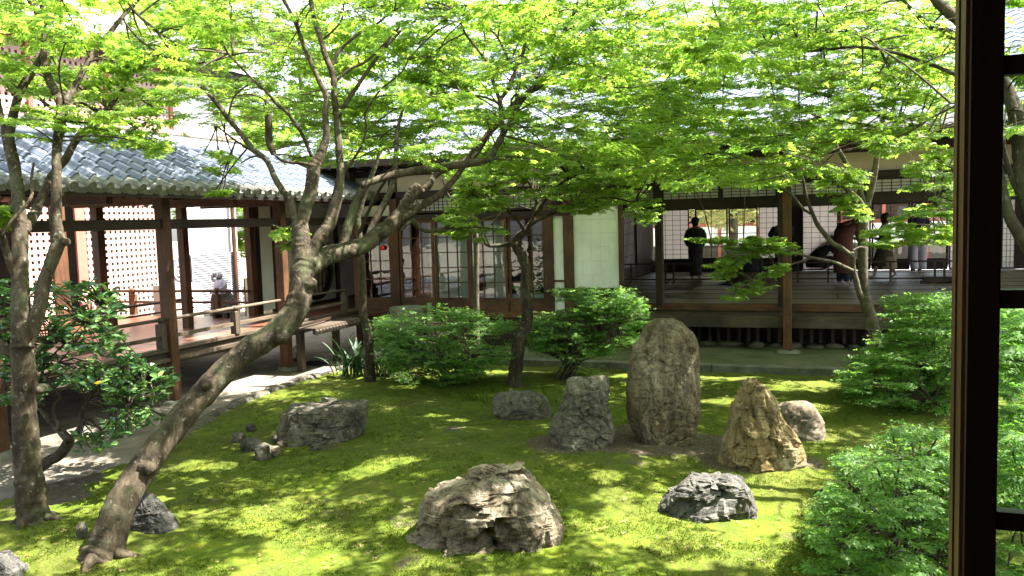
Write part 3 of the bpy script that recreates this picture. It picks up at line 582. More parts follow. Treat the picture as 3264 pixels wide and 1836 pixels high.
# ------------------------------------------------------------------ glazed wing left of the hall
YW = 13.95
wing = thing('glazed_wing', 'dark wooden wing with rows of glass sliding doors and white panels', 'building', (-5.7, 14, 0))
def build_wing():
    xw = lambda p: xat(p, YW, 850)
    zs = zat(1400, 990, YW); zt = zat(1400, 700, YW)
    for a, b, nm in ((1132, 1146, 'post'), (1253, 1276, 'post'), (1740, 1766, 'post'), (1800, 1830, 'post'), (1975, 1987, 'post')):
        MB().box(xw(a), xw(b), YW-.07, YW+.07, .12, 3.55).build(nm, W['brown', 'z'], wing, bevel=.005)
    MB().box(xw(1148), xw(1800), YW-.09, YW+.06, zs-.10, zs).build('sill_beam', W['brown', 'x'], wing); MB().box(-8.2, xw(1830), YW-.05, YW+.05, .05, zs-.10).build('under_board', W['dark', 'x'], wing)
    MB().box(-8.2, xw(1830), YW-.08, YW+.08, zt, zt+.10).build('lintel', W['dark', 'x'], wing)
    zz = zt-.002
    for a, b, c, r in ((1148, 1252, 3, 4), (1278, 1387, 3, 5), (1387, 1498, 3, 5), (1500, 1620, 3, 5), (1620, 1739, 3, 5)):
        glass_door(wing, xw(a)+.004, xw(b)-.004, zs+.002, zz, YW + (.022 if a in (1387, 1620) else -.022), c, r, .20)
    # rooms behind the glass: white inner screens, a red brown board wall, dark room
    MB().box(xw(1345), xw(1492), YW+.35, YW+.38, zs, zt).build('inner_screen', plaster, wing); MB().box(xw(1525), xw(1590), YW+.35, YW+.38, zs, zt).build('inner_screen', plaster, wing)
    MB().box(xw(1590), xw(1742), YW+.35, YW+.38, zs, zs+.28).build('inner_low_screen', plaster, wing)
    MB().box(xw(1290), xw(1345), YW+.9, YW+.93, zs, zt).build('inner_board', W['red', 'z'], wing); MB().box(xw(1150), xw(1262), YW+.6, YW+.64, zs, zt).build('inner_board', W['brown', 'z'], wing)
    MB().box(-8.15, -4.4, 17.4, 17.5, .7, 3.4).build('inner_wall', W['dark', 'x'], wing); MB().box(-8.15, -4.46, YW+.1, 17.4, .70, .75).build('inner_floor', W['deck', 'x'], wing); MB().box(-8.15, -4.46, YW+.1, 17.4, 3.38, 3.42).build('inner_ceiling', W['dark', 'x'], wing)
    MB().box(-4.46, -4.40, YW+.1, 17.4, .75, 3.4).build('partition', W['dark', 'y'], wing); MB().box(-8.2, -8.14, YW+.1, 17.4, .1, 3.4).build('side_board', W['brown', 'z'], wing)
    # plaster and paper panels at the right
    zw0, zw1 = zat(1905, 917, YW), zat(1905, 655, YW)
    MB().box(xw(1767), xw(1799), YW-.012, YW+.012, zat(1785, 892, YW), zt).build('narrow_panel', plaster, wing); MB().box(xw(1767), xw(1799), YW-.012, YW+.012, zs-.1, zat(1785, 898, YW)).build('narrow_panel', plaster, wing)
    MB().box(xw(1766), xw(1800), YW-.03, YW+.03, zat(1785, 898, YW), zat(1785, 892, YW)).build('rail', W['brown', 'x'], wing)
    # the white panel is pasted from sheets whose seams stand slightly proud
    n, r = 5, 6; xa, xb_ = xw(1831), xw(1974)
    for i in range(n):
        for j in range(r):
            e = .0022*((i+j) % 2)
            MB().box(xa+(xb_-xa)*i/n+.0008, xa+(xb_-xa)*(i+1)/n-.0008, YW-.012-e, YW+.012, zw0+(zw1-zw0)*j/r+.0008, zw0+(zw1-zw0)*(j+1)/r-.0008).build('paper_sheet', plaster, wing)
    MB().box(xw(1830), xw(1986), YW-.06, YW+.06, zw0-.09, zw0-.001).build('panel_sill', W['brown', 'x'], wing); MB().box(xw(1830), xw(1986), YW-.04, YW+.04, .1, zw0-.09).build('panel_base', W['dark', 'x'], wing)
    MB().box(xw(1830), xw(1975), YW-.06, YW+.06, zw1, zw1+.1).build('panel_head', W['dark', 'x'], wing)
    # above the lintel: white strip, transom screens, beam, cream plaster
    MB().box(xw(1148), xw(1252), YW-.015, YW+.015, zt+.10, zt+.30).build('white_strip', plaster, wing)
    zq0, zq1 = zt+.13, zt+.42
    for a, b in ((1278, 1480), (1484, 1738)): shoji(wing, xw(a), xw(b), zq0, zq1, YW, 14, 4, 'transom_screen')
    MB().box(-8.2, xw(1986), YW-.07, YW+.07, zq1, zq1+.12).build('head_beam', W['dark', 'x'], wing); MB().box(-8.2, xw(1986), YW-.012, YW+.012, zq1+.12, 3.6).build('plaster_panel', cream, wing)
    al = MB(); al.lathe([(.0,0),(.045,0),(.05,.02),(.035,.045),(0,.05)], (0,0,0), 14)
    al.v = [(v[0], -v[2], v[1]) for v in al.v]
    p = P(1221, 790, Y=YW-.05); o = inst(al.mesh('alarm_lamp', simple('red_lamp', (.8,.01,.01), (.85,.015,.015), 5, .3, bst=0, spec=.5), True), 'alarm_lamp', wing, (p.x, p.y, p.z)); tag(o, 'small round red alarm lamp')
build_wing()
# ------------------------------------------------------------------ covered corridor on the left
XC, XB = -8.2, -9.75
cor = thing('covered_corridor', 'open corridor with red brown plank floor, railings and a grey tiled roof', 'building', (-8.9, 10, 0))
ZD = .75
def build_corridor():
    fb = MB().box(XB-.02, XC-.06, 0, .146, ZD-.03, ZD).mesh('floor_board', W['deck', 'x'])
    y = 5.4
    while y < 19.5: inst(fb, 'floor_board', cor, (0, y, random.uniform(-.0015, .0015))); y += .149
    lb = MB().box(0, .186, 5.4, 12.55, ZD-.034, ZD-.004).mesh('floor_board', W['deck', 'y'])
    for i in range(17): inst(lb, 'floor_board', cor, (-12.98+i*.19, 0, 0))
    MB().box(XC-.06, XC+.03, 4.5, YW-.1, ZD-.02, ZD+.035).build('edge_sill', W['grey', 'y'], cor, bevel=.006); MB().box(XC-.08, XC-.01, 4.5, YW-.1, ZD-.2, ZD-.035).build('edge_beam', W['old', 'y'], cor)
    MB().box(-12.98, XB, 5.4, 12.55, ZD-.2, ZD-.05).build('landing_base', W['dark', 'y'], cor)
    pm = MB().box(-.075, .075, -.075, .075, 0, 3.0).mesh('post', W['brown', 'z'], bevel=.006); bs = stone_mesh('post_base_stone', 8, (.36, .36, .16), stonem)
    ys = [P(565, 1288, Z=0).y + k*2.6 for k in (-2, -1, 0, 1)]
    for yy in ys: inst(pm, 'post', cor, (XC, yy, .02)); inst(bs, 'post_base_stone', cor, (XC, yy, -.01))
    rp = MB().box(-.065, .065, -.065, .065, 0, 2.5).mesh('post', W['brown', 'z'], bevel=.005)
    for yy in (7.2, yat(316, XB), yat(598, XB, 1000), yat(806, XB, 950)): inst(rp, 'post', cor, (XB, yy, .5))
    zb = P(565, 714, X=XC).z
    MB().box(XC-.04, XC+.04, 4.5, YW, zb-.065, zb+.065).build('tie_beam', W['dark', 'y'], cor); MB().box(XB-.035, XB+.035, 4.5, 19, zb-.06, zb+.06).build('tie_beam', W['dark', 'y'], cor)
    MB().box(XC-.06, XC+.06, 4.5, YW+.4, 2.86, 2.99).build('eave_beam', W['dark', 'y'], cor); MB().box(XB-.06, XB+.06, 4.5, 19, 2.86, 2.99).build('eave_beam', W['dark', 'y'], cor)
    for yy in ys + [8.0, 10.4]: MB().box(XB, XC, yy-.05, yy+.05, 2.72, 2.84).build('cross_beam', W['brown', 'x'], cor)
    # rails towards the garden
    zr1, zr2 = P(737, 983, X=XC).z, P(725, 1036, X=XC).z
    yp = P(750, 1030, X=XC).y
    MB().tube([(XC, 4.5, zr1), (XC, 8, zr1), (XC, 13.4, zr1)], .024, 8).build('top_rail', W['grey', 'y'], cor, True); MB().box(XC-.02, XC+.02, 4.5, 13.4, zr2-.025, zr2+.025).build('middle_rail', W['grey', 'y'], cor)
    MB().box(XC-.03, XC+.05, 4.5, YW-.1, .60, .65).build('lower_batten', W['grey', 'y'], cor)
    rpst = MB().box(-.05, .05, -.05, .05, 0, .33).lathe([(.045,.33),(.03,.345),(.03,.355),(.052,.375),(.05,.40),(.02,.425)], (0,0,0), 10).mesh('rail_post', W['old', 'z'])
    for yy in (6.6, ys[2]-2.55, ys[2]-.16, yp, 13.35): inst(rpst, 'rail_post', cor, (XC, yy, ZD+.036))
    # railings at the back: one across the landing, one along it
    YR = 12.62; za, zc = zat(700, 928, YR), zat(700, 964, YR)
    MB().tube([(-13, YR, za), (-11, YR, za), (XB, YR, za)], .025, 8).build('top_rail', W['brown', 'x'], cor, True); MB().box(-13, XB, YR-.018, YR+.018, zc-.02, zc+.02).build('middle_rail', W['brown', 'x'], cor)
    rp2 = MB().box(-.055, .055, -.055, .055, 0, .40).lathe([(.05,.40),(.032,.42),(.034,.43),(.06,.46),(.058,.50),(.02,.53)], (0,0,0), 10).mesh('rail_post', W['brown', 'z'])
    for p in (424, 692): inst(rp2, 'rail_post', cor, (P(p, 960, Y=YR).x, YR, ZD))
    MB().tube([(-10.95, 7, za-.12), (-10.95, 10, za-.12), (-10.95, 12.5, za-.12)], .025, 8).build('top_rail', W['brown', 'y'], cor, True); MB().box(-10.97, -10.93, 7, 12.5, zc-.10, zc-.07).build('middle_rail', W['brown', 'y'], cor)
    for yy in (8.6, 10.6, 12.4): inst(rp2, 'rail_post', cor, (-10.95, yy, ZD), (0,0,0), (.8,.8,.8))
    # white wall with the round window, farther along
    MB().box(XB-.03, XB+.03, yat(812, XB), yat(826, XB), ZD, 2.9).build('wall_post', W['dark', 'z'], cor)
    ya, yb = yat(826, XB, 850), yat(868, XB, 850)
    MB().box(XB-.02, XB+.02, ya, yb, ZD+.06, zb-.06).build('wall_panel', plaster, cor); MB().box(XB-.02, XB+.02, ya, yb, zb+.06, 2.86).build('wall_panel', plaster, cor); MB().box(XB-.05, XB+.05, yb, yb+.28, ZD, 2.9).build('wall_post', W['dark', 'z'], cor)
    c = P(1003, 862, X=XB); R = .56; yc, zc_ = c.y, c.z; y0, y1 = yb+.28, 19.0; n = 48
    w = MB()                                                     # plaster wall pierced by the round window
    for k in range(n):
        a, b = 2*math.pi*k/n, 2*math.pi*(k+1)/n
        def edge(t):
            cy, cz = math.cos(t), math.sin(t); s = min((y1-yc)/cy if cy > 1e-6 else 9e9, (y0-yc)/cy if cy < -1e-6 else 9e9, (2.86-zc_)/cz if cz > 1e-6 else 9e9, (ZD+.06-zc_)/cz if cz < -1e-6 else 9e9); return (XB+.02, yc+cy*s, zc_+cz*s)
        i = len(w.v); w.v += [(XB+.02, yc+R*math.cos(a), zc_+R*math.sin(a)), edge(a), edge(b), (XB+.02, yc+R*math.cos(b), zc_+R*math.sin(b))]; w.f.append((i, i+1, i+2, i+3))
    w.build('wall_panel', plaster, cor)
    rw = MB(); rw.loft([[(XB+x_, yc+r_*math.cos(2*math.pi*k/n), zc_+r_*math.sin(2*math.pi*k/n)) for k in range(n)] for r_, x_ in ((R+.055, .021), (R+.055, .06), (R-.03, .06), (R-.03, -.05))], False)
    rwo = rw.build('round_window', W['dark', 'y'], cor)
    d = MB(); d.v = [(XB-.03, yc+(R-.02)*math.cos(2*math.pi*k/n), zc_+(R-.02)*math.sin(2*math.pi*k/n)) for k in range(n)]; d.f = [tuple(range(n))]; d.build('paper', simple('pink_paper', (.62, .42, .38), (.70, .50, .46), 9, .9, bst=0), rwo)
    for i in range(-3, 4):
        h = math.sqrt(R*R-(i*.15)**2); MB().box(XB-.025, XB-.012, yc+i*.15-.008, yc+i*.15+.008, zc_-h, zc_+h).build('muntin', W['dark', 'z'], rwo)
        if i % 2 == 0: MB().box(XB-.022, XB-.010, yc-h, yc+h, zc_+i*.15-.008, zc_+i*.15+.008).build('muntin', W['dark', 'y'], rwo)
    yq = P(1075, 950, X=XB).y; MB().box(XB+.02, XB+.06, yq-.06, yq+.06, ZD, 2.86).build('wall_post', W['dark', 'z'], cor); MB().box(XB-.04, XB+.04, yb+.28, 19, ZD, ZD+.06).build('wall_sill', W['dark', 'y'], cor)
    MB().box(XB-.3, XC+.3, 19.0, 19.1, ZD, 3.2).build('end_wall', W['dark', 'x'], cor)
    # tiles: eave at X=-7.7, ridge at X=-9.0
    xe, ze = -7.72, P(545, 608, X=-7.72).z; xr_, zr_ = -8.98, None
    pr = P(480, 474, X=xr_); zr_ = pr.z
    L = math.hypot(xe-xr_, zr_-ze); nc = 6; step = L/nc; ang = math.atan2(zr_-ze, xe-xr_); PW = .252
    prof = []                                                   # S shaped cross section of a pantile, along Y
    for i in range(9):
        u = i/8; h = .058*math.sin(math.pi*min(1, u/.42)) if u < .42 else -.026*math.sin(math.pi*(u-.42)/.58)
        prof.append((u*PW*1.06, h))
    def tilemesh(nm, m, end):
        b = MB(); k = len(prof)
        for x_, dz in ((0, .012), (step*1.18, 0)):
            for y_, h in prof: b.v.append((-x_, y_, h+dz+.016))
        for x_, dz in ((0, .012), (step*1.18, 0)):
            for y_, h in prof: b.v.append((-x_, y_, h+dz))
        for i in range(k-1): b.f += [(i, i+1, k+i+1, k+i), (2*k+i+1, 2*k+i, 3*k+i, 3*k+i+1), (i+1, i, 2*k+i, 2*k+i+1)]
        if end:                                                  # hanging face of an eave tile with its round boss
            j = len(b.v)
            for y_, h in prof: b.v += [(.006, y_, h+.026), (.006, y_, h*.35-.055)]
            for i in range(k-1): b.f.append((j+2*i, j+2*i+1, j+2*i+3, j+2*i+2))
            b.loft([[(x_, PW*.22+r_*math.cos(2*math.pi*q/14), .022+r_*math.sin(2*math.pi*q/14)) for q in range(14)] for r_, x_ in ((.066, -.03), (.066, .024), (.046, .024), (.046, .014), (.004, .014))], True)
        return b.mesh(nm, m, False)
    tm, te = tilemesh('roof_tile', MATS['roof_tile'], False), tilemesh('eave_tile', tile_old, True)
    ncol = int((YW+.2-5.2)/PW)
    for c_ in range(ncol):
        for r_ in range(nc):
            x_ = xe - r_*step*math.cos(ang); z_ = ze + r_*step*math.sin(ang)
            inst(te if r_ == 0 else tm, 'eave_tile' if r_ == 0 else 'roof_tile', cor, (x_, 5.2+c_*PW, z_ + .004*random.random()), (random.uniform(-.02, .02), ang-.05, random.uniform(-.012, .012)))
    MB().tube([(xr_, 4.9, zr_+.07), (xr_, 10, zr_+.07), (xr_, 14.6, zr_+.07)], .085, 10).build('ridge_tile', MATS['roof_tile'], cor, True)
    bk = MB(); bk.v = [(xr_, 4.9, zr_+.02), (xr_, 19, zr_+.02), (-10.35, 19, ze), (-10.35, 4.9, ze)]; bk.f = [(0, 1, 2, 3)]; bk.v += [(a, b, c-.05) for a, b, c in bk.v]; bk.f += [(7, 6, 5, 4), (3, 2, 6, 7)]; bk.build('back_roof', MATS['roof_tile'], cor)
    so_ = MB(); so_.v = [(xe-.03, 4.9, ze-.03), (xe-.03, YW+.3, ze-.03), (xr_, YW+.3, zr_-.05), (xr_, 4.9, zr_-.05)]; so_.f = [(0, 3, 2, 1)]; so_.build('roof_boarding', W['brown', 'x'], cor)
    MB().box(xe-.06, xe-.02, 4.9, YW+.3, ze-.09, ze-.015).build('eave_board', W['dark', 'y'], cor)
    for i in range(34):
        y_ = 5.1+i*.27; MB().bar((xe-.05, y_, ze-.085), (xr_, y_, zr_-.10), .05, .065).build('rafter', W['brown', 'x'], cor)
        MB().bar((-10.3, y_, ze-.085), (xr_-.02, y_, zr_-.10), .05, .065).build('rafter', W['brown', 'x'], cor)
build_corridor()
# ------------------------------------------------------------------ red lattice building behind the corridor
XLAT = -13.0
lat = thing('lattice_hall', 'tall red building with square lattice walls behind the corridor', 'building', (-13.5, 12, 0))
def lattice(y0, y1, z0, z1, pitch=.125, bw=.066, X=XLAT):
    v = MB().box(0, .014, -bw/2, bw/2, z0, z1).mesh('lattice_bar', W['lattice', 'z']); h = MB().box(.004, .018, y0, y1, -bw/2, bw/2).mesh('lattice_bar', W['lattice', 'y'])
    y = y0+pitch/2
    while y < y1: inst(v, 'lattice_bar', lat, (X, y, 0)); y += pitch
    z = z0+pitch/2
    while z < z1: inst(h, 'lattice_bar', lat, (X, 0, z)); z += pitch
def build_lattice():
    X = XLAT
    y_ = lambda p, q=800: yat(p, X, q)
    yA, yB = y_(322), y_(532)
    lattice(yA, yB, .5, 3.08)
    lattice(y_(80), y_(160), .5, 3.08)
    for a, b in ((162, 176), (308, 322), (532, 545)): MB().box(X-.06, X+.05, y_(a), y_(b), .1, 3.08).build('post', W['brown', 'z'], lat)
    MB().box(X-.03, X+.01, y_(176), y_(214), .4, 3.08).build('board_panel', W['brown', 'z'], lat); MB().box(X-.5, X-.45, y_(214), y_(246), .4, 3.08).build('door', W['dark', 'z'], lat); MB().box(X-.03, X+.01, y_(246), y_(276), .4, 3.08).build('board_panel', redpaint, lat)
    lattice(y_(276), y_(308), .5, 3.08)
    MB().box(X-.05, X+.06, 7.5, 16.8, 3.09, 3.22).build('beam', W['brown', 'y'], lat)
    MB().box(X-.03, X+.02, 7.5, 16.8, 3.22, 4.45).build('white_band', plaster, lat)
    MB().box(X-.05, X+.05, 7.5, 16.8, 4.45, 4.55).build('beam', W['lattice', 'y'], lat)
    ya, yb = 7.6, P(545, 425, X=X).y
    lattice(ya, yb, 4.55, 5.75); 
    k = MB().box(-.06, .06, -.05, .05, 4.55, 5.95).mesh('post', W['red', 'z'])
    for i in range(5): inst(k, 'post', lat, (X, ya+(yb-ya)*i/4, 0))
    zf = P(300, 170, X=X).z
    MB().box(X-.03, X+.04, 7.5, 16.8, 5.75, zf).build('fascia_board', redpaint, lat)
    MB().box(X-.03, X+.03, yb, 16.8, 4.55, 5.75).build('upper_wall', plaster, lat)
    MB().box(X-.05, X+.55, 7.3, 17.0, zf, zf+.14).build('eave', W['old', 'y'], lat)
    rf = MB(); z = zf+.14; rf.v = [(X+.65, 7.2, z), (X+.65, 17, z), (X-3, 17, z+1.7), (X-3, 7.2, z+1.7)]; rf.f = [(0, 1, 2, 3)]; rf.v += [(a, b, c+.14) for a, b, c in rf.v]; rf.f += [(4, 5, 6, 7), (0, 4, 5, 1), (1, 5, 6, 2), (0, 3, 7, 4)]; rf.build('roof', simple('grey_roof', (.26, .245, .25), (.36, .34, .35), 3, .8, bst=.2), lat)
    MB().box(X-2.5, X-2.4, 7.5, 12.6, .3, 5.9).build('inner_wall', W['dark', 'z'], lat); MB().box(X-2.4, X-.1, 7.5, 16.8, 5.9, 5.95).build('ceiling', W['red', 'y'], lat)
    MB().box(X-2.5, X-2.4, 12.6, 16.8, .3, 5.9).build('inner_wall', W['dark', 'z'], lat)
build_lattice()
# slatted blind under a white wall, right of the lattice
ya, yb = yat(600, XLAT, 800), yat(756, XLAT, 800)
bl = thing('slatted_screen', 'pale screen of thin horizontal slats below a white wall behind the statue', 'screen', (XLAT, (ya+yb)/2, .5))
zt, z0 = P(690, 806, X=XLAT).z, .45
sm = simple('slat_grey', (.34, .335, .36), (.46, .45, .48), 6, .7, (1, 1, 8), bst=0)
sl = MB().box(-.012, .012, ya, yb, -.020, .020).mesh('slat', sm)
z = z0
while z < zt: inst(sl, 'slat', bl, (XLAT+.05, 0, z), (0, .5, 0)); z += .052
MB().box(XLAT-.01, XLAT, ya, yb, z0, zt).build('backing', simple('slat_backing', (.10, .10, .12), (.14, .14, .16), 6, .9, bst=0), bl)
for yy in (ya+.02, (ya+yb)/2+.45, yb-.02): MB().box(XLAT+.065, XLAT+.075, yy-.012, yy+.012, z0, zt).build('batten', simple('pale_batten', (.6, .6, .62), (.7, .7, .72), 5, .6, bst=0), bl)
yy = yat(735, XLAT, 800); MB().box(XLAT+.08, XLAT+.15, yy-.04, yy+.04, .2, 3.08).build('post', W['brown', 'z'], bl)
MB().box(XLAT-.06, XLAT+.02, ya, yb, zt+.001, 3.08).build('white_wall', plaster, bl)
fe = thing('board_fence', 'low brown board fence right of the slatted screen', 'fence', (-13.2, 17.6, 0))
for i in range(16): MB().box(-13.22, -13.18, 16.9+i*.16, 17.05+i*.16, .1, 1.15).build('board', W['old', 'z'], fe)
# ------------------------------------------------------------------ stone statue on its rock
stn = simple('pale_carved_stone', (.36, .36, .39), (.52, .52, .56), 14, .9, bst=.5, bscale=70, bd=.004)
sp = P(704, 930, Y=13.2); S0 = Vector((sp.x, 13.2, zat(704, 937, 13.2))); hs = zat(704, 868, 13.2) - S0.z
st = thing('stone_statue', 'pale stone statue of a plump bearded man carrying a sack, on a rock', 'statue', tuple(S0))
def statue():
    h = hs; q = lambda x, y, z: (S0.x+x*h, S0.y+y*h, S0.z+z*h)
    b = MB(); n = 20
    prof = [(0, .26, .22, .0), (.08, .30, .26, 0), (.2, .30, .28, -.02), (.35, .31, .31, -.05), (.48, .30, .27, -.03), (.60, .27, .22, 0), (.68, .18, .16, 0), (.72, .10, .10, 0)]
    b.loft([[q(rx*math.cos(2*math.pi*k/n), dy+ry*math.sin(2*math.pi*k/n), z) for k in range(n)] for z, rx, ry, dy in prof])
    b.build('body', stn, st, True)
    f = MB(); f.blob(q(0, -.03, .84), .145*h, .15*h, .165*h, 16, 12); f.blob(q(0, -.19, .83), .03*h, .03*h, .035*h, 8, 6); f.blob(q(-.145, -.02, .82), .025*h, .03*h, .06*h, 8, 6); f.blob(q(.145, -.02, .82), .025*h, .03*h, .06*h, 8, 6)
    hd = f.build('head', stn, st, True)
    e = MB(); 
    for s_ in (-1, 1): e.blob(q(s_*.055, -.165, .875), .022*h, .012*h, .010*h, 8, 6)
    e.build('eye', blackm, hd)
    m_ = MB(); m_.blob(q(0, -.165, .765), .05*h, .02*h, .014*h, 8, 6); m_.build('mouth', blackm, hd)
    bd = MB(); bd.blob(q(0, -.12, .73), .12*h, .08*h, .07*h, 12, 8); bd.build('beard', R_dark, st, True)
    a = MB(); a.tube([q(-.25, 0, .60), q(-.40, -.05, .66), q(-.34, -.12, .86), q(-.26, -.10, .92)], [.085*h, .075*h, .06*h, .05*h], 10); a.build('arm', stn, st, True)
    a = MB(); a.tube([q(.26, 0, .60), q(.36, -.10, .40), q(.24, -.26, .28), q(.12, -.30, .26)], [.09*h, .08*h, .06*h, .05*h], 10); a.build('arm', stn, st, True)
    for hx, hy, hz in ((-.25, -.13, .93), (.10, -.31, .26)):
        hm = MB(); hm.blob(q(hx, hy, hz), .05*h, .045*h, .045*h, 8, 6)
        for k in range(5): hm.tube([q(hx-.03+k*.015, hy-.02, hz+.02), q(hx-.035+k*.018, hy-.055, hz+.045-.006*abs(k-2)), q(hx-.03+k*.016, hy-.075, hz+.02)], .010*h, 6)
        hm.build('hand', stn, st, True)
    s_ = MB(); s_.blob(q(-.30, .10, .88), .16*h, .17*h, .15*h, 14, 10); s_.build('sack', stn, st, True)
    l = MB(); l.tube([q(-.22, -.1, .06), q(-.26, -.30, .10), q(-.05, -.36, .05)], [.11*h, .11*h, .07*h], 10); l.tube([q(.22, -.1, .06), q(.26, -.30, .10), q(.08, -.34, .05)], [.11*h, .11*h, .07*h], 10); l.build('leg', stn, st, True)
statue()
pd = inst(stone_mesh('pedestal_rock', 91, (.52, .46, S0.z+.30), R_grey, 36, 30, .18), 'pedestal_rock', None, (S0.x+.03, 13.22, S0.z/2-.10)); tag(pd, 'rough grey rock that the stone statue stands on', 'rock')
# dark roof ornament with a ring emblem on a pale plinth
op = P(566, 905, X=-12.2)
orn = thing('roof_ornament', 'dark roof end ornament with a pale swirl ring emblem on a plinth', 'ornament', (-12.2, op.y, op.z))
b = MB(); b.v = []; 
pr = [(-.30, 0), (.30, 0), (.22, .30), (.10, .50), (0, .54), (-.10, .50), (-.22, .30)]
b.loft([[(-12.2+x_, op.y+y_, op.z+z_) for y_, z_ in pr] for x_ in (-.06, .06)]); b.build('slab', MATS['roof_tile'], orn)
e = MB(); n = 28
for R1, R2, ph0, ph1 in ((.135, .165, 0, 6.2832),):
    e.loft([[(-12.2+.062+x_, op.y+r_*math.cos(2*math.pi*k/n), op.z+.24+r_*math.sin(2*math.pi*k/n)) for k in range(n)] for r_, x_ in ((R2, 0), (R2, .02), (R1, .02), (R1, 0))], False)
for s_ in (1, -1): e.tube([(-12.2+.07, op.y+s_*.10*math.cos(t)*(1-t/5), op.z+.24+s_*(.10*math.sin(t)*(1-t/5))) for t in np.linspace(0, 3.6, 9)], [.026, .026, .024, .022, .02, .018, .015, .012, .008], 6)
e.build('emblem', simple('pale_ash', (.42, .41, .40), (.5, .49, .48), 8, .8, bst=0), orn)
MB().box(-12.45, -11.95, op.y-.42, op.y+.42, .3, op.z-.001).build('plinth', simple('pale_plinth', (.40, .33, .27), (.5, .42, .35), 5, .8, bst=0), orn)
# small dark stand on the corridor floor
q = P(712, 1012, Z=ZD)
sd = thing('floor_stand', 'small dark low wooden stand on the corridor floor by the railing', 'stand', (q.x, q.y, ZD))
MB().box(q.x-.16, q.x+.16, q.y-.1, q.y+.1, ZD+.07, ZD+.10).build('top', W['dark', 'x'], sd); 
for s_ in (-1, 1): MB().box(q.x+s_*.13-.03, q.x+s_*.13+.03, q.y-.09, q.y+.09, ZD+.001, ZD+.07).build('foot', W['dark', 'y'], sd)
a, b_ = P(955, 1040, Z=ZD+.05), P(1114, 996, Z=ZD+.05)
tag(MB().bar(a, b_, .045, .035).build('wooden_pole', W['dark', 'y']), 'dark wooden pole lying along the edge of the corridor floor', 'pole')
# low bench with a scalloped bark edge beside the corridor
bn = thing('veranda_bench', 'low grey plank bench with a scalloped edge beside the corridor', 'bench', (-7.75, 12.7, 0))
y0, y1 = P(1000, 1045, X=-7.45).y, P(1152, 1045, X=-7.45).y
zt_ = P(1060, 1040, X=-7.45).z
MB().box(-8.12, -7.42, y0, y1, zt_, zt_+.035).build('plank', W['old', 'y'], bn)
sc_ = MB().tube([(-.05, 0, 0), (0, 0, 0), (.03, 0, -.012)], .045, 8).mesh('bark_roll', W['old', 'x'])
n = int((y1-y0)/.095)
for i in range(n): inst(sc_, 'bark_roll', bn, (-7.43, y0+.05+i*(y1-y0)/n, zt_-.03))
for yy in (y0+.2, y1-.2): MB().box(-7.9, -7.8, yy-.05, yy+.05, 0, zt_).build('leg', W['old', 'z'], bn)
# floodlight, black cloth
g = P(942, 1150, Z=0.0); g.y += .05
fl = thing('floodlight', 'black garden floodlight with a round pale face by the corridor post', 'lamp', (g.x, g.y, 0))
h = P(946, 1112, Y=g.y).z; ax = Vector((.62, -.75, .12)).normalized(); c0 = Vector((g.x, g.y, h))
MB().tube([(g.x, g.y, 0), (g.x, g.y, .05), (g.x, g.y, .06), (g.x, g.y, h-.08)], [.07, .07, .02, .02], 10).build('stand', blackm, fl, True); MB().tube([c0-ax*.2, c0-ax*.17, c0-ax*.04, c0], [.03, .055, .06, .062], 16).build('housing', blackm, fl, True); MB().tube([c0+ax*.001, c0+ax*.004], [.055, .055], 16).build('lamp_face', lampface, fl); MB().tube([c0-ax*.012, c0+ax*.012], [.068, .068], 16, cap=False).build('bezel', simple('lamp_rim', (.3,.31,.3), (.4,.41,.4), 9, .4, bst=0, spec=.5), fl)
g = P(1000, 1158, Z=.03); b = MB(); n = 22
for i in range(n+1):
    for j in range(n+1):
        u, v = i/n-.5, j/n-.5; e = max(abs(u), abs(v)); b.v.append((g.x+u*.46*(1+.4*noise.noise(Vector((u*3, v*3, 2)))), g.y+v*.30*(1+.5*noise.noise(Vector((v*3, u*3, 8)))), .012+max(0, .5-e)*.16*(.6+1.2*abs(noise.noise(Vector((u*8, v*8, 1)))))))
for i in range(n):
    for j in range(n): k = i*(n+1)+j; b.f.append((k, k+1, k+n+2, k+n+1))
tag(b.build('crumpled_cloth', clothblack, None, True), 'crumpled black cloth lying on the sandy path', 'cloth')
# stone basin with a bamboo post and spout
g = P(1300, 985, Y=13.35); zt_ = P(1300, 978, Y=13.35).z
ba = thing('stone_basin', 'round stone water basin behind the leafy shrub', 'basin', (g.x, 13.35, .1))
MB().lathe([(.20, 0), (.26, .2), (.31, zt_-.28), (.33, zt_-.14), (.33, zt_-.10), (.28, zt_-.10), (.25, zt_-.17), (.01, zt_-.2)], (g.x, 13.35, .1), 28).build('bowl', stonem, ba, True)
MB().lathe([(.27, 0), (.268, .003)], (g.x, 13.35, zt_-.06), 28).build('water', simple('dark_water', (.01, .014, .012), (.015, .02, .016), 3, .05, bst=0, spec=.6), ba)
p1 = P(1369, 990, Y=13.4)
sp_ = thing('bamboo_spout', 'green bamboo post with a thin spout over the stone basin', 'spout', (p1.x, 13.4, .1))
MB().tube([(p1.x, 13.4, .1), (p1.x, 13.4, .5), (p1.x, 13.4, .51), (p1.x, 13.4, p1.z+.14)], [.045, .045, .049, .045], 12).build('post', bamboo, sp_, True); MB().tube([(p1.x-.02, 13.4, p1.z+.07), (p1.x-.36, 13.37, p1.z+.045)], .018, 8).build('spout', bamboo, sp_, True)
# twig and fern
a, b_ = G(2600, 1572), G(2648, 1566)
tag(MB().tube([a+Vector((0,0,.012)), (a+b_)/2+Vector((0,0,.02)), b_+Vector((0,0,.012))], [.010, .011, .008], 7, wob=.15).build('fallen_twig', bark_dark, None, True), 'short dark stick lying on the moss right of the sunlit rock', 'stick')
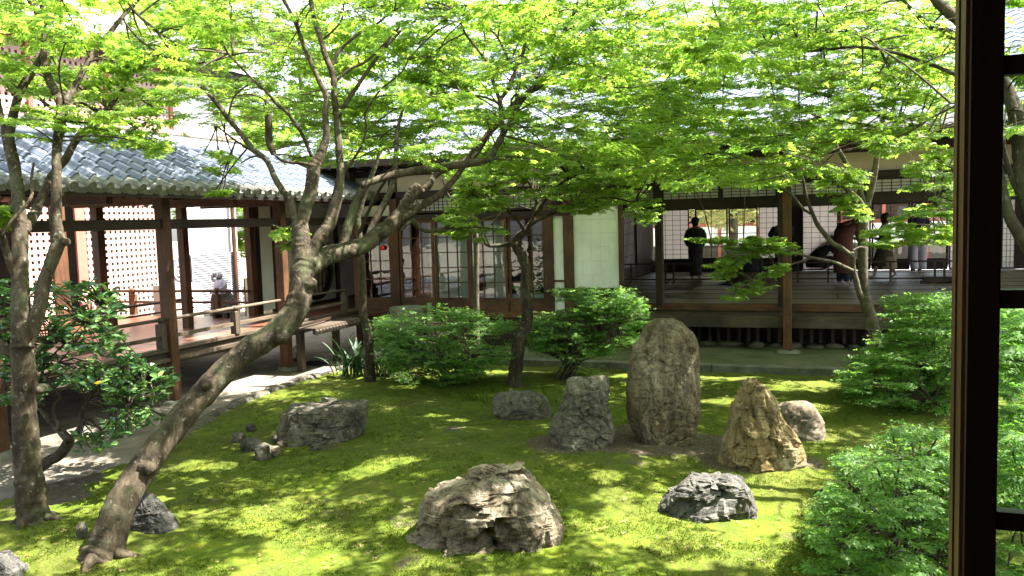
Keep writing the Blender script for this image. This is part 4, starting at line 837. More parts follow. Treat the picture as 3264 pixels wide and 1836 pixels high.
# ------------------------------------------------------------------ the window the picture is taken through, and the room around it
room = thing('viewing_room', 'dark room with its floor, walls and eave on this side of the garden', 'building', (0, 0, 0))
MB().box(-6, 4, -4, 1.5, .70, .75).build('floor', W['dark', 'x'], room); MB().box(-6, 4, -4, 1.7, 3.25, 3.3).build('ceiling', W['dark', 'x'], room); MB().box(-6, 4, -4.1, -4, .7, 3.3).build('rear_wall', W['dark', 'x'], room); MB().box(4, 4.1, -4, 1.6, .7, 3.3).build('side_wall', W['dark', 'y'], room)
MB().box(-6, 4, 1.35, 1.5, 0, .70).build('base_wall', W['dark', 'x'], room); MB().box(-6, 6, 1.7, 2.5, 3.3, 3.36).build('eave', W['dark', 'x'], room)
YJ = 1.25
wdw = thing('sliding_window', 'dark wooden sliding window frame with glass panes at the right', 'window', (.2, YJ, 1.0))
xa = lambda p: xat(p, YJ, 918)
x3, x4 = xa(3081), xa(3190)
MB().box(x3, x4, YJ, YJ+.03, .9, 3.2).build('stile', W['jamb', 'z'], wdw, bevel=.002)
MB().box(x4+1.0, x4+1.05, YJ, YJ+.03, .9, 3.2).build('stile', W['jamb', 'z'], wdw)
zz = [.9]+[zat(3227, p, YJ) for p in (1646, 935, 203)]+[3.2]
for p, hh in ((1668, .5), (955, .5), (203, .5)):
    z = zat(3227, p, YJ); MB().box(x4, x4+1.0, YJ+.004, YJ+.027, z-.0125, z+.0125).build('rail', W['jamb', 'x'], wdw, bevel=.0015)
zs = [.92]+[zat(3227, p, YJ) for p in (1668, 955, 203)]+[3.18]
for i in range(4): MB().box(x4-.004, x4+1.002, YJ+.014, YJ+.017, zs[i]+.010, zs[i+1]-.010).build('pane', glass, wdw)
wd2 = thing('second_sash', 'edge of a second sliding sash with a pale brown strip behind the first', 'window', (.15, YJ+.05, 1.0))
xb_ = lambda p: xat(p, YJ+.045, 918)
MB().box(xb_(3058), xb_(3140), YJ+.045, YJ+.075, .9, 3.2).build('stile', W['jamb', 'z'], wd2); MB().box(xa(3069), x3-.0005, YJ+.005, YJ+.043, .9, 3.2).build('edge_strip', W['jamblit', 'z'], wd2); MB().box(xb_(3047), xb_(3058)-.0003, YJ+.050, YJ+.080, .9, 3.2).build('edge_strip', W['jamblit', 'z'], wd2)
# ------------------------------------------------------------------ trees
TREES = {}            # name -> dict(root, nodes, mat)
def cr_spline(pts, rad, per=5):
    out, ro = [], []
    for i in range(len(pts)-1):
        p0, p1, p2, p3 = pts[max(i-1, 0)], pts[i], pts[i+1], pts[min(i+2, len(pts)-1)]
        for k in range(per):
            t = k/per
            out.append(.5*((2*p1)+(p2-p0)*t+(2*p0-5*p1+4*p2-p3)*t*t+(3*p1-p0-3*p2+p3)*t**3)); ro.append(rad[i]*(1-t)+rad[i+1]*t)
    out.append(pts[-1]); ro.append(rad[-1]); return out, ro
def tree(key, name, label, cat, base, mat, group=None):
    TREES[key] = dict(root=thing(name, label, cat, tuple(base), group), nodes=[], mat=mat); return TREES[key]
def limb(key, pts, name='limb', n=8, flare=0):
    """pts: (px, py, radius in photograph pixels, distance along the view)"""
    T = TREES[key]; w = [P(a, b, D=d) for a, b, r, d in pts]; R = [max(.0035, .86*r*d/FPX) for a, b, r, d in pts]
    o, r = cr_spline(w, R)
    big = max(r) > .03
    if flare:
        g = min(range(len(o)), key=lambda i: o[i].z); r = [x*(1+flare*math.exp(-max(0, p.z-o[g].z)/.16)) for p, x in zip(o, r)]
    if big and len(o) > 3:      # finer steps so that the knots and furrows show
        o2, r2 = cr_spline(o, r, 3); o, r = o2, r2
    m = MB().tube(o, r, 22 if max(r) > .08 else (12 if big else 6), wob=.13 if big else .08, seed=len(T['nodes'])*.37)
    m.build(name, T['mat'], T['root'], True)
    T['nodes'] += [(p, x) for p, x in zip(o[::3], r[::3])]
def lin(pts, d0, d1):
    k = len(pts)-1; return [(a, b, r, d0+(d1-d0)*i/k) for i, (a, b, r) in enumerate(pts)]
def gd(px, py): return (G(px, py)-EYE).dot(fwd)
MG = 'maples of the garden'
# A: straight forked maple at the left edge
dA = gd(108, 1662)
tree('A', 'maple_tree', 'straight forked maple with smooth grey trunk at the left, in front of the camellia bush', 'tree', G(108, 1665), bark_maple, MG)
limb('A', lin([(112,1700,56),(108,1660,52),(97,1560,50),(90,1497,48),(81,1361,44),(76,1180,40),(70,1090,40)], dA, dA+.05), 'trunk', flare=.22)
limb('A', lin([(72,1110,36),(66,945,31),(64,850,28),(64,752,28),(61,680,24),(58,624,22),(51,560,20),(32,471,21),(24,430,20)], dA, dA+.5), 'trunk')
limb('A', lin([(28,440,16),(43,364,16),(64,291,15),(98,235,14),(128,188,11),(150,140,8),(190,60,6),(200,-20,4)], dA+.5, dA+.9))
limb('A', lin([(22,440,13),(9,394,10),(0,350,10),(-14,280,9),(-20,150,7)], dA+.5, dA+.6))
limb('A', lin([(78,740,18),(100,700,18),(115,671,18),(145,603,15),(165,560,14),(210,505,14),(231,466,13),(257,428,13),(300,402,12),(338,355,10),(372,312,7),(400,270,5)], dA+.2, dA+1.9))
limb('A', lin([(300,402,9),(340,375,8),(368,358,9),(411,366,8),(449,355,8),(480,336,7),(484,360,6),(470,385,5),(449,398,4),(400,430,3)], dA+1.6, dA+2.0))
limb('A', lin([(338,355,6),(330,320,5),(300,290,4),(240,320,3)], dA+1.8, dA+2.0)); limb('A', lin([(449,398,4),(420,420,3),(380,455,2.5)], dA+2, dA+2.1))
limb('A', lin([(80,1100,28),(124,988,25),(141,902,23),(171,817,24),(186,770,25),(178,710,21),(180,624,18),(181,560,17),(180,500,17),(184,449,18),(193,385,19),(201,342,18)], dA+.02, dA+.5), 'trunk')
limb('A', lin([(199,345,16),(180,300,16),(154,248,14),(143,193,14),(142,150,13),(141,94,11),(120,43,11),(96,0,11),(85,-40,9)], dA+.5, dA+.9))
limb('A', lin([(141,94,9),(136,50,9),(132,0,9),(128,-40,8)], dA+.8, dA+1)); limb('A', lin([(160,80,5),(175,40,9),(185,0,9),(190,-40,8)], dA+1.2, dA+1.3))
limb('A', lin([(205,335,14),(216,312,13),(240,274,11.5),(274,210,10.5),(308,154,9.5),(351,103,9),(385,60,8),(411,30,7),(440,0,5),(470,-40,4)], dA+.5, dA+1.3))
limb('A', lin([(184,352,7),(150,334,6.5),(107,302,6.5),(60,290,5),(20,288,4)], dA+.5, dA+1.0)); limb('A', lin([(215,330,6),(262,330,6),(300,352,5),(334,372,4)], dA+.6, dA+1.1))
limb('A', lin([(60,900,14),(36,850,13),(20,800,13),(8,760,14),(-10,730,14)], dA+.1, dA-.1)); limb('A', lin([(4,752,6),(43,697,6),(86,650,6),(103,615,6),(100,570,5),(108,520,4)], dA-.1, dA+.3))
limb('A', lin([(60,1130,20),(30,1120,22),(0,1105,22),(-30,1090,20)], dA+.1, dA+.2))
# L: the leaning maple
dL = gd(326, 1775)
tree('L', 'maple_tree', 'large maple with a thick trunk leaning far to the right across the moss', 'tree', G(326, 1775), bark_maple, MG)
limb('L', [(296,1840,66,dL-.04),(318,1778,63,dL),(346,1723,59,dL+.05),(385,1610,56,dL+.15),(435,1520,53,dL+.3),(498,1433,51,dL+.45),(561,1352,48,dL+.6),(634,1270,45,dL+.75),(693,1203,44,dL+.85),(740,1160,44,dL+.92),(792,1116,45,dL+1.0),(877,1062,47,dL+1.1),(935,1000,47,dL+1.2),(957,936,43,dL+1.25),(962,880,42,dL+1.3),(972,835,40,dL+1.35)], 'trunk', flare=.18)
d1 = dL+1.35
def roots(key, px, py, n, r, L):
    b = G(px, py)
    for i in range(n):
        a = 6.283*i/n + random.uniform(-.4, .4); l = L*random.uniform(.7, 1.3); q = [b + Vector((0, 0, .03)) + Vector((math.cos(a), math.sin(a), 0))*r*.9]
        for t in (.45, 1.0): c = b + Vector((math.cos(a+.3*t), math.sin(a+.3*t), 0))*(r+l*t); q.append(Vector((c.x, c.y, gz(c.x, c.y) + (-.005 if t < 1 else -.04))))
        o, rr = cr_spline(q, [r*.45, r*.24, r*.08], 4); MB().tube(o, rr, 9, wob=.15, seed=i).build('root', TREES[key]['mat'], TREES[key]['root'], True)
def knot(key, px, py, d, r):
    c = P(px, py, D=d); mb = MB(); mb.blob((0, 0, 0), r, r, r*.8, 12, 8); mb.v = [tuple(c + Vector(v)*(1+.35*noise.noise(Vector(v)*30 + c))) for v in mb.v]; mb.build('knot', TREES[key]['mat'], TREES[key]['root'], True)
for k_, x_, y_, d_, r_ in (('L', 470, 1490, dL+.28, .07), ('L', 655, 1225, dL+.72, .06), ('L', 900, 1075, dL+1.05, .07), ('L', 985, 905, d1-.1, .07), ('L', 1120, 805, d1+.35, .05), ('L', 1225, 745, d1+.55, .05), ('A', 128, 1240, dA-.08, .05), ('A', 205, 770, dA+.2, .045), ('A', 60, 1080, dA-.02, .06)): knot(k_, x_, y_, d_, r_)
roots('L', 326, 1776, 4, .11, .2); roots('A', 108, 1662, 4, .10, .16)
limb('L', lin([(965,870,38),(1000,838,40),(1043,815,36),(1107,799,32),(1163,780,30),(1205,748,30),(1240,720,27),(1272,688,25)], d1, d1+.9), 'trunk')
limb('L', lin([(1268,692,22),(1295,645,21),(1312,622,23),(1325,606,24),(1334,594,18)], d1+.9, d1+1.0), 'limb')
limb('L', lin([(1318,620,12),(1364,594,13),(1385,560,12),(1440,528,12),(1505,498,13),(1556,428,12),(1595,385,11),(1640,330,9),(1720,260,7),(1800,190,5)], d1+1.0, d1+2.6))
limb('L', lin([(1262,700,18),(1300,682,16),(1342,655,16),(1394,626,13),(1432,590,11),(1466,547,10),(1500,490,7),(1530,440,5)], d1+.85, d1+1.6))
limb('L', lin([(1275,735,6),(1300,708,11),(1317,705,12),(1338,727,8),(1368,737,7),(1428,727,6),(1505,722,6),(1539,701,5),(1565,692,4),(1600,685,3)], d1+.9, d1+1.5))
limb('L', lin([(1428,727,4),(1470,716,3),(1520,690,3)], d1+1.1, d1+1.2)); limb('L', lin([(1505,722,4),(1560,728,3.5),(1620,732,3)], d1+1.3, d1+1.5))
limb('L', lin([(1092,795,19),(1098,774,18),(1111,714,17),(1133,650,16),(1160,600,15),(1175,580,13)], d1+.4, d1+.6))
limb('L', lin([(1150,592,12),(1201,573,13),(1257,557,15),(1342,541,15),(1428,531,14),(1513,518,15),(1558,512,14),(1582,466,12),(1603,428,11)], d1+.2, d1+1.1))
limb('L', lin([(1603,432,9),(1599,364,9),(1593,317,8.5)], d1+1.1, d1+1.2)); limb('L', lin([(1593,319,7),(1573,265,6.5),(1561,210,6),(1526,163,5),(1500,130,4.5),(1479,98,4),(1460,40,3)], d1+1.2, d1+1.3))
limb('L', lin([(1593,319,7),(1616,288,7.5),(1633,248,7.5),(1655,205,7),(1672,150,6.5),(1677,107,6),(1706,64,5),(1735,25,4.5),(1753,-20,4)], d1+1.2, d1+1.6))
limb('L', lin([(1677,110,5),(1659,77,5),(1633,42,4.5),(1600,20,4),(1565,-5,4)], d1+1.4, d1+1.5)); limb('L', lin([(1640,225,4),(1615,180,4),(1580,110,3.5),(1540,90,3)], d1+1.3, d1+1.4))
limb('L', lin([(1605,425,10),(1629,385,10),(1655,329,12),(1685,295,11),(1727,268,9),(1757,214,8),(1770,158,7),(1796,103,6),(1830,39,5),(1848,-20,4)], d1+1.1, d1+1.7))
limb('L', lin([(1796,103,3.5),(1850,70,3),(1880,20,2.5)], d1+1.6, d1+1.8)); limb('L', lin([(1593,330,4),(1545,310,4),(1500,305,3),(1460,330,2.5)], d1+1.2, d1+1.0)); limb('L', lin([(1640,360,5),(1630,320,4.5),(1655,290,4)], d1+1.1, d1+1.3))
limb('L', lin([(1163,785,16),(1172,765,14),(1180,740,13.5),(1201,693,13.5),(1231,637,12),(1252,586,11),(1262,500,9),(1265,428,8),(1280,360,5),(1300,300,4)], d1+.7, d1+1.2))
limb('L', lin([(972,850,34),(962,800,36),(960,753,32),(956,712,28)], d1, d1+.1), 'trunk')
limb('L', lin([(956,720,20),(941,690,16),(924,637,14),(903,610,12),(877,569,11),(851,513,10),(804,471,9.5),(766,424,9.5),(727,377,9.5),(685,321,9),(642,274,8.5),(599,227,8),(586,210,8)], d1+.1, d1+.3))
limb('L', lin([(588,214,6),(531,141,6),(500,100,6),(462,68,6),(428,34,5),(394,-10,4.5)], d1+.3, d1+.4)); limb('L', lin([(592,220,5),(555,200,5),(518,175,5),(454,133,5),(420,100,4),(398,68,4)], d1+.3, d1+.3)); limb('L', lin([(592,218,4),(620,208,4),(642,200,4),(702,188,3.5),(760,170,2.5)], d1+.3, d1+.5))
limb('L', lin([(851,513,6),(800,480,4),(740,440,4),(690,400,3)], d1+.25, d1+.7)); limb('L', lin([(727,377,4),(745,310,3.5),(790,270,3)], d1+.3, d1+.2))
limb('L', lin([(958,722,22),(975,660,24),(990,610,25),(997,565,25),(1003,530,23),(1023,490,18),(1040,435,13),(1037,370,11.5),(1040,308,11),(1020,265,9),(997,214,8),(970,150,7.5),(950,94,7),(928,43,6.5),(898,-10,6)], d1+.1, d1+.4))
limb('L', lin([(993,500,6),(963,428,7),(920,364,7),(880,330,6),(856,300,5),(792,240,4),(727,171,3)], d1+.2, d1-.3)); limb('L', lin([(1003,530,9),(960,520,7),(925,518,6.5),(895,510,5),(870,488,4)], d1+.15, d1)); limb('L', lin([(873,492,10),(858,450,13),(856,385,13),(853,340,11),(848,320,8)], d1+.9, d1+.9))
limb('L', lin([(975,845,26),(1010,770,23),(1045,725,24),(1062,680,22),(1076,620,19),(1086,560,15),(1082,492,14),(1075,406,12),(1065,300,11.5),(1062,240,12),(1040,184,11),(1023,128,10),(1001,56,9),(986,-20,8)], d1+.05, d1+.7))
limb('L', lin([(1068,262,6),(1100,232,5.5),(1128,214,5.5),(1171,193,5),(1222,145,5),(1250,110,4),(1274,86,3.5)], d1+.6, d1+.8)); limb('L', lin([(1055,212,6.5),(1086,158,6),(1128,120,5.5),(1171,88,5),(1205,73,4.5),(1240,43,4),(1280,20,3)], d1+.6, d1+.9)); limb('L', lin([(1078,372,8.5),(1107,321,8),(1137,278,7.5),(1171,227,7),(1222,158,5.5),(1278,98,4)], d1+.65, d1+1.0)); limb('L', lin([(1023,128,5),(1060,100,4.5),(1090,60,4),(1095,10,3)], d1+.65, d1+.8))
limb('L', lin([(1090,560,5),(1150,470,4.5),(1168,400,4),(1165,360,4),(1210,290,3.5),(1280,230,3),(1300,190,2.5)], d1+.7, d1+.4)); limb('L', lin([(1160,420,3),(1240,360,3),(1300,330,2.5)], d1+.5, d1+.3))
# C, D, E: slim maples before the hall; R at the right; K the big one behind the window frame
dC = gd(1182, 1215); tree('C', 'maple_tree', 'slim upright maple beside the strap leaved plants', 'tree', G(1182, 1218), bark_maple, MG)
limb('C', lin([(1184,1240,22),(1181,1200,19),(1178,1137,18),(1174,1075,17.5),(1165,1030,16.5),(1157,992,15.5),(1155,909,14.5),(1152,835,13.5),(1146,760,12.5),(1140,700,12),(1152,650,10.5),(1172,590,9),(1200,520,7),(1215,450,5)], dC, dC+.1), 'trunk', flare=.15)
limb('C', lin([(1146,740,7),(1190,640,6),(1240,560,5),(1300,500,4)], dC, dC-.6))
dD = gd(1642, 1232); tree('D', 'maple_tree', 'crooked slim maple between the two leafy shrubs', 'tree', G(1640, 1232), bark_maple, MG)
limb('D', lin([(1632,1260,30),(1638,1228,25),(1655,1090,24),(1677,1035,22),(1681,983,21),(1673,928,19.5),(1676,880,18.5),(1673,845,18.5),(1660,808,18.5),(1645,780,19.5),(1652,757,17),(1674,738,14),(1690,714,10),(1702,690,8),(1712,640,6)], dD, dD+.1), 'trunk', flare=.15)
limb('D', lin([(1648,778,10),(1625,778,8.5),(1582,783,7.5),(1556,782,6),(1540,765,5),(1535,735,4)], dD, dD-.2)); limb('D', lin([(1558,780,3),(1545,745,3),(1538,700,2.5)], dD-.2, dD-.3))
for q in ([(1674,738,8),(1640,690,6),(1580,650,5),(1500,620,4)],[(1690,714,7),(1760,680,5.5),(1850,640,5),(1950,630,4),(2060,660,3)],[(1702,690,6),(1760,610,5),(1830,560,4.5),(1920,540,3.5)],[(1690,720,5),(1720,700,4),(1780,670,3.5),(1830,665,3)],[(1712,650,5),(1690,590,4),(1640,540,3),(1560,520,2.5)]): limb('D', lin(q, dD+.05, dD-.7))
dE = 12.85; b_ = P(1518, 1010, D=dE); tree('E', 'maple_tree', 'thin pale trunked maple standing behind the left leafy shrub', 'tree', (b_.x, b_.y, .1), bark_pale, MG)
limb('E', lin([(1522,1190,12),(1519,992,10.5),(1518,885,10.5),(1518,778,11),(1510,714,9.5),(1488,641,8),(1483,607,7),(1490,540,5),(1510,480,4)], dE, dE), 'trunk'); limb('E', lin([(1508,705,5),(1470,670,4.5),(1449,641,4.5),(1428,620,4),(1410,570,3)], dE, dE-.2)); limb('E', lin([(1518,780,5),(1540,745,4),(1580,700,3.5),(1620,640,3)], dE, dE-.3))
dR = 11.4; b_ = G(2822, 1205); tree('R', 'maple_tree', 'pale maple forking low in front of the open hall at the right', 'tree', b_, bark_pale, MG)
limb('R', lin([(2826,1215,27),(2812,1140,24),(2790,1070,23),(2776,1010,22),(2763,972,21.5),(2755,945,20)], dR, dR), 'trunk', flare=.15)
limb('R', lin([(2753,960,14),(2740,935,11.5),(2727,890,10.5),(2720,865,10),(2717,822,9.5),(2715,805,9)], dR, dR-.1))
limb('R', lin([(2719,820,9),(2700,805,9),(2677,788,9),(2650,772,9),(2628,745,9),(2605,715,8),(2592,685,7),(2572,632,5.5),(2558,566,4.5),(2545,506,4),(2540,450,3)], dR-.1, dR-.5)); limb('R', lin([(2592,685,5),(2558,664,5),(2523,621,4.5),(2485,600,4)], dR-.3, dR-.6))
limb('R', lin([(2717,862,7),(2690,850,6.5),(2656,835,6),(2592,822,5.5),(2528,805,4.5),(2463,797,3.5),(2412,805,3),(2330,815,2)], dR-.1, dR-1.2)); limb('R', lin([(2592,822,4),(2500,850,3),(2440,880,2.5),(2350,920,2)], dR-.5, dR-1.0)); limb('R', lin([(2528,805,3),(2400,780,2.5),(2250,790,2)], dR-.8, dR-1.3))
limb('R', lin([(2757,955,17),(2752,886,18),(2750,801,17.5),(2754,715,16.5),(2758,664,15)], dR, dR+.05), 'trunk'); limb('R', lin([(2758,668,13),(2776,608,12.5),(2789,544,11.5),(2797,480,10.5),(2802,454,10),(2812,390,9),(2830,310,7),(2850,220,5)], dR+.05, dR-.2))
limb('R', lin([(2757,672,11),(2742,608,10.5),(2725,560,9),(2700,525,8),(2680,490,8),(2656,449,7),(2639,419,6),(2610,360,4)], dR+.05, dR-.3)); limb('R', lin([(2752,660,10),(2733,634,9.5),(2694,600,8.5),(2660,580,8),(2635,566,7),(2580,545,5),(2520,540,3)], dR, dR-.6)); limb('R', lin([(2755,790,3.5),(2740,788,4),(2717,800,4)], dR-.1, dR-.15)); limb('R', lin([(2770,760,4),(2830,730,3),(2900,690,3),(2980,650,2)], dR-.2, dR-1.2))
dK = 6.6; b_ = P(3330, 1500, D=dK); tree('K', 'maple_tree', 'thick grey maple mostly hidden behind the window frame at the right', 'tree', (b_.x, b_.y, .1), bark_dark, MG)
limb('K', [(3345,1560,44,dK),(3338,1200,42,dK),(3335,900,38,dK),(3320,820,36,dK)], 'trunk', flare=.2); limb('K', lin([(3325,850,28),(3280,790,25),(3240,730,22),(3218,690,20),(3200,620,17),(3188,560,15),(3170,480,12),(3150,400,9)], dK, dK+.2)); limb('K', lin([(3325,860,30),(3290,700,30),(3262,560,29),(3250,440,28),(3240,370,27),(3215,300,25),(3180,240,24),(3120,170,22),(3045,125,21),(2998,94,17),(2947,68,11),(2917,43,7),(2880,0,5)], dK, dK+.6), 'trunk')
limb('K', lin([(3230,350,18),(3190,240,20),(3120,120,22),(3045,55,22),(3003,21,19),(2977,-10,17),(2950,-60,14)], dK, dK+.4)); limb('K', lin([(3180,330,9),(3090,262,8),(2990,214,7.5),(2891,180,7),(2806,157,7),(2720,150,6),(2635,158,5.5),(2560,165,5),(2506,164,4),(2440,180,3)], dK+.2, dK+1.6)); limb('K', lin([(2806,157,4),(2760,120,3.5),(2680,100,3),(2600,110,2.5)], dK+.9, dK+1.3)); limb('K', lin([(3245,620,9),(3215,540,10),(3200,470,9),(3195,420,7)], dK+.4, dK+.5))
limb('K', lin([(3000,420,7),(2880,392,9),(2820,372,9.5),(2763,351,9),(2677,317,9),(2592,291,8.5),(2549,265,7.5),(2498,227,6.5),(2463,205,5),(2400,170,3)], dK+2.0, dK+3.4)); limb('K', lin([(2640,306,6),(2560,285,5.5),(2506,274,5.5),(2460,252,5),(2421,231,4.5),(2360,200,3)], dK+2.9, dK+3.2)); limb('K', lin([(2960,430,5),(2870,415,6),(2797,406,6),(2707,389,6.5),(2618,377,5.5),(2570,351,4.5),(2515,321,4),(2440,310,3.5),(2369,312,3),(2280,330,2)], dK+2.2, dK+3.6)); limb('K', lin([(2600,110,4),(2480,130,4),(2300,170,3.5),(2164,205,3)], dK+1.2, dK+2.2))
limb('K', lin([(3060,330,4),(2980,370,4),(2900,420,3),(2840,440,2)], dK+.2, dK+.6)); limb('K', lin([(3060,330,3.5),(3010,340,3),(2960,420,2.5)], dK-.6, dK-.6))
# ------------------------------------------------------------------ leaves
def leaf_template(kind):
    if kind == 'maple5':
        tips = [(-100, .52), (-52, .86), (0, 1.0), (52, .86), (100, .52)]; nf = .52; notch = [-140, -88, -34, 34, 88, 140]
    elif kind == 'maple3':
        tips = [(-62, .8), (0, 1.0), (62, .8)]; nf = .55; notch = [-115, -36, 36, 115]
    elif kind == 'kite':
        V = np.array([(0, 0, 0), (.45, -.24, .03), (1, 0, -.04), (.45, .24, .03)]); return V, np.array([(0, 1, 2, 3)])
    elif kind == 'oval':
        V = np.array([(0, 0, 0), (.28, -.24, .07), (.72, -.20, .05), (1, 0, -.06), (.72, .20, .05), (.28, .24, .07), (.5, 0, -.01)]); return V, np.array([(0, 1, 2, 6), (6, 2, 3, 3), (0, 6, 4, 5), (6, 3, 3, 4)])
    c = .22; V = [(c, 0, 0)]; R = math.radians
    for a in notch: V.append((c+nf*math.cos(R(a))*1, nf*math.sin(R(a))*1, .02))
    k = len(V)
    for a, l in tips: V.append((c+(l*.85)*math.cos(R(a)), (l*.85)*math.sin(R(a)), -.10*l))
    Q = [(0, 1+i, k+i, k+i) if i < len(tips)/2 else (0, k+i, 2+i, 2+i) for i in range(len(tips))]      # one slim blade a lobe
    return np.array(V), np.array(Q)
def leaves_mesh(name, Pn, Dr, Nm, S, kind, mat):
    V, Q = leaf_template(kind); Dr = Dr/np.linalg.norm(Dr, axis=1, keepdims=True); Nm = Nm - Dr*np.sum(Nm*Dr, 1, keepdims=True); Nm /= np.linalg.norm(Nm, axis=1, keepdims=True)+1e-9; Sd = np.cross(Nm, Dr)
    L = len(Pn); A = Pn[:, None, :] + S[:, None, None]*(V[None, :, 0:1]*Dr[:, None, :] + V[None, :, 1:2]*Sd[:, None, :] + V[None, :, 2:3]*Nm[:, None, :])
    F = (Q[None] + (np.arange(L)*len(V))[:, None, None]).reshape(-1, 4)
    if kind == 'oval':
        T = np.concatenate([F[:, [0, 1, 2]], F[:, [0, 2, 3]]]); T = T[(T[:, 0] != T[:, 1]) & (T[:, 1] != T[:, 2]) & (T[:, 0] != T[:, 2])]; return np_mesh(name, A.reshape(-1, 3), T, mat, False)
    if kind != 'kite': return np_mesh(name, A.reshape(-1, 3), F[:, :3], mat, False)
    return np_mesh(name, A.reshape(-1, 3), F, mat, False)
def pad_template(seed, step=.046, R=.45):
    rg = np.random.default_rng(seed); P_, D_, N_, TW = [], [], [], []
    def twig(p, a, L, dz, lvl):
        n = max(2, int(L/step)); q = np.array(p, float); ang = a; pts = [q.copy()]
        for i in range(n):
            ang += rg.normal(0, .14); d = np.array([math.cos(ang), math.sin(ang), dz - .10*i/n]); q = q + d*step; pts.append(q.copy())
            if i > 0 or lvl:
                for s in (-1, 1):
                    if rg.random() < .12: continue
                    b = ang + s*rg.uniform(.7, 1.25); P_.append(q + rg.normal(0, .012, 3)); D_.append((math.cos(b), math.sin(b), rg.uniform(-.55, .10))); N_.append((rg.normal(0, .30), rg.normal(0, .30), 1))
            if lvl == 0 and i > 0 and i % 2 == 0 and i < n-1:
                for s in (-1, 1):
                    if rg.random() < .75: twig(q, ang + s*rg.uniform(.6, 1.0), (L-i*step)*rg.uniform(.45, .75), dz, 1)
        P_.append(q); D_.append((math.cos(ang), math.sin(ang), -.3)); N_.append((rg.normal(0, .2), rg.normal(0, .2), 1)); TW.append((pts[::3] if lvl else pts[::2], .0042 if lvl == 0 else .0026))
    k = rg.integers(4, 7); a0 = rg.uniform(0, 6.28)
    for i in range(k): twig((0, 0, 0), a0 + 6.28*i/k + rg.normal(0, .25), R*rg.uniform(.6, 1.05), rg.uniform(-.05, .14), 0)
    tv, tf = [], []
    for pts, r in TW:
        if len(pts) < 2: continue
        b = len(tv)
        for i, q in enumerate(pts):
            rr = r*(1-.6*i/len(pts))
            for j in range(3): tv.append(q + rr*np.array([0, math.cos(2.09*j), math.sin(2.09*j)]) + rr*np.array([math.cos(2.09*j), 0, 0])*.5)
        for i in range(len(pts)-1):
            for j in range(3): a, c = b+i*3+j, b+i*3+(j+1) % 3; tf.append((a, c, c+3, a+3))
    return np.array(P_), np.array(D_), np.array(N_), np.array(tv), np.array(tf)
PADS = [pad_template(100+i) for i in range(9)]
def inpoly(pts, poly):
    x, y = pts[:, 0], pts[:, 1]; c = np.zeros(len(pts), bool); n = len(poly)
    for i in range(n):
        (x1, y1), (x2, y2) = poly[i], poly[(i+1) % n]
        if y1 == y2: continue
        c ^= ((y1 > y) != (y2 > y)) & (x < (x2-x1)*(y-y1)/(y2-y1)+x1)
    return c
def polymask(polys, blur=2):
    gx, gy = np.meshgrid(np.arange(-400, 3700, 10)+5, np.arange(-1000, 2000, 10)+5); pts = np.stack([gx.ravel(), gy.ravel()], 1); M = np.zeros(len(pts))
    for p in polys: M = np.maximum(M, inpoly(pts, p))
    M = M.reshape(gx.shape)
    for _ in range(blur): 
        k = M.copy(); 
        for a, b in ((1, 0), (-1, 0), (0, 1), (0, -1)): k += np.roll(M, (a, b), (0, 1))
        M = k/5
    return M
def mlook(M, xy):
    i = np.clip(((xy[:, 1]+1000)/10).astype(int), 0, M.shape[0]-1); j = np.clip(((xy[:, 0]+400)/10).astype(int), 0, M.shape[1]-1); return M[i, j]
# openings in the canopy through which the sun reaches the ground, rocks and trunks (photograph pixels, radius in metres, height)
SPOTS = [(870,1630,.17,0),(960,1745,.20,0),(1000,1790,.16,0),(1170,1522,.16,0),(1230,1510,.12,0),(150,1790,.20,0),(100,1800,.15,0),(1950,1612,.13,0),(2070,1660,.22,0),(1990,1650,.14,0),(2520,1525,.16,0),(2480,1560,.20,0),(2455,1610,.20,0),(2420,1640,.18,0),(2415,1690,.14,0),(2375,1745,.14,0),(2365,1790,.11,0),(2280,1535,.34,.3),(2340,1570,.26,.15),(1640,1500,.09,.6),(1500,1560,.07,.5),(1450,1360,.10,0),(2300,1300,.16,0),(2560,1320,.26,.25),(800,1225,.30,0),(700,1225,.20,0),(760,1200,.3,0),(1380,1340,.10,0),(1280,1235,.16,0),(830,1830,.2,0),(1900,1560,.10,0),(2100,1580,.10,0),(700,1500,.10,0),(1560,1700,.0,0),(1680,1760,.09,0),(1250,1690,.10,0),(150,1480,.3,0),(200,1380,.3,0),(60,1510,.3,0),(2200,1800,.10,0),(520,1590,.10,0),(2540,1420,.12,.5),(2680,1520,.0,0),(870,1250,.2,0)]
GEO = [(P(1050,820,D=7.5), .17), (P(1290,655,D=8.2), .15), (P(1318,612,D=8.3), .15), (P(450,1565,D=6.1), .13), (P(700,1200,D=6.9), .16), (P(2765,985,D=11.4), .13), (P(300,1690,D=6.0), .10), (P(1420,1005,D=11.6), .34), (P(1520,1020,D=11.8), .28), (P(2740,1090,D=9.4), .30), (P(2690,1200,D=9.2), .15), (P(2740,1510,D=5.6), .18), (P(2800,1560,D=5.4), .12), (P(2480,720,D=11), .12), (P(410,1330,D=7.6), .22), (P(470,1300,D=7.8), .18), (P(180,560,D=6.9), .12), (P(64,300,D=7.3), .12), (P(150,900,D=6.8), .08), (P(915,920,D=13.8), .25), (P(570,1000,D=11.4), .2), (P(560,1350,D=6.6), .08), (P(2900,690,D=10.5), .22), (P(2850,610,D=10.5), .2), (P(1160,500,D=8), .2), (P(600,690,D=10), .2)]
RAYS = []
for a, b, r, h in SPOTS:
    if r > 0:
        q = P(a, b, Z=.05+h); RAYS.append((np.array(q), r*1.5))
RAYS += [(np.array(p), r) for p, r in GEO]
SV = np.array(SUN)
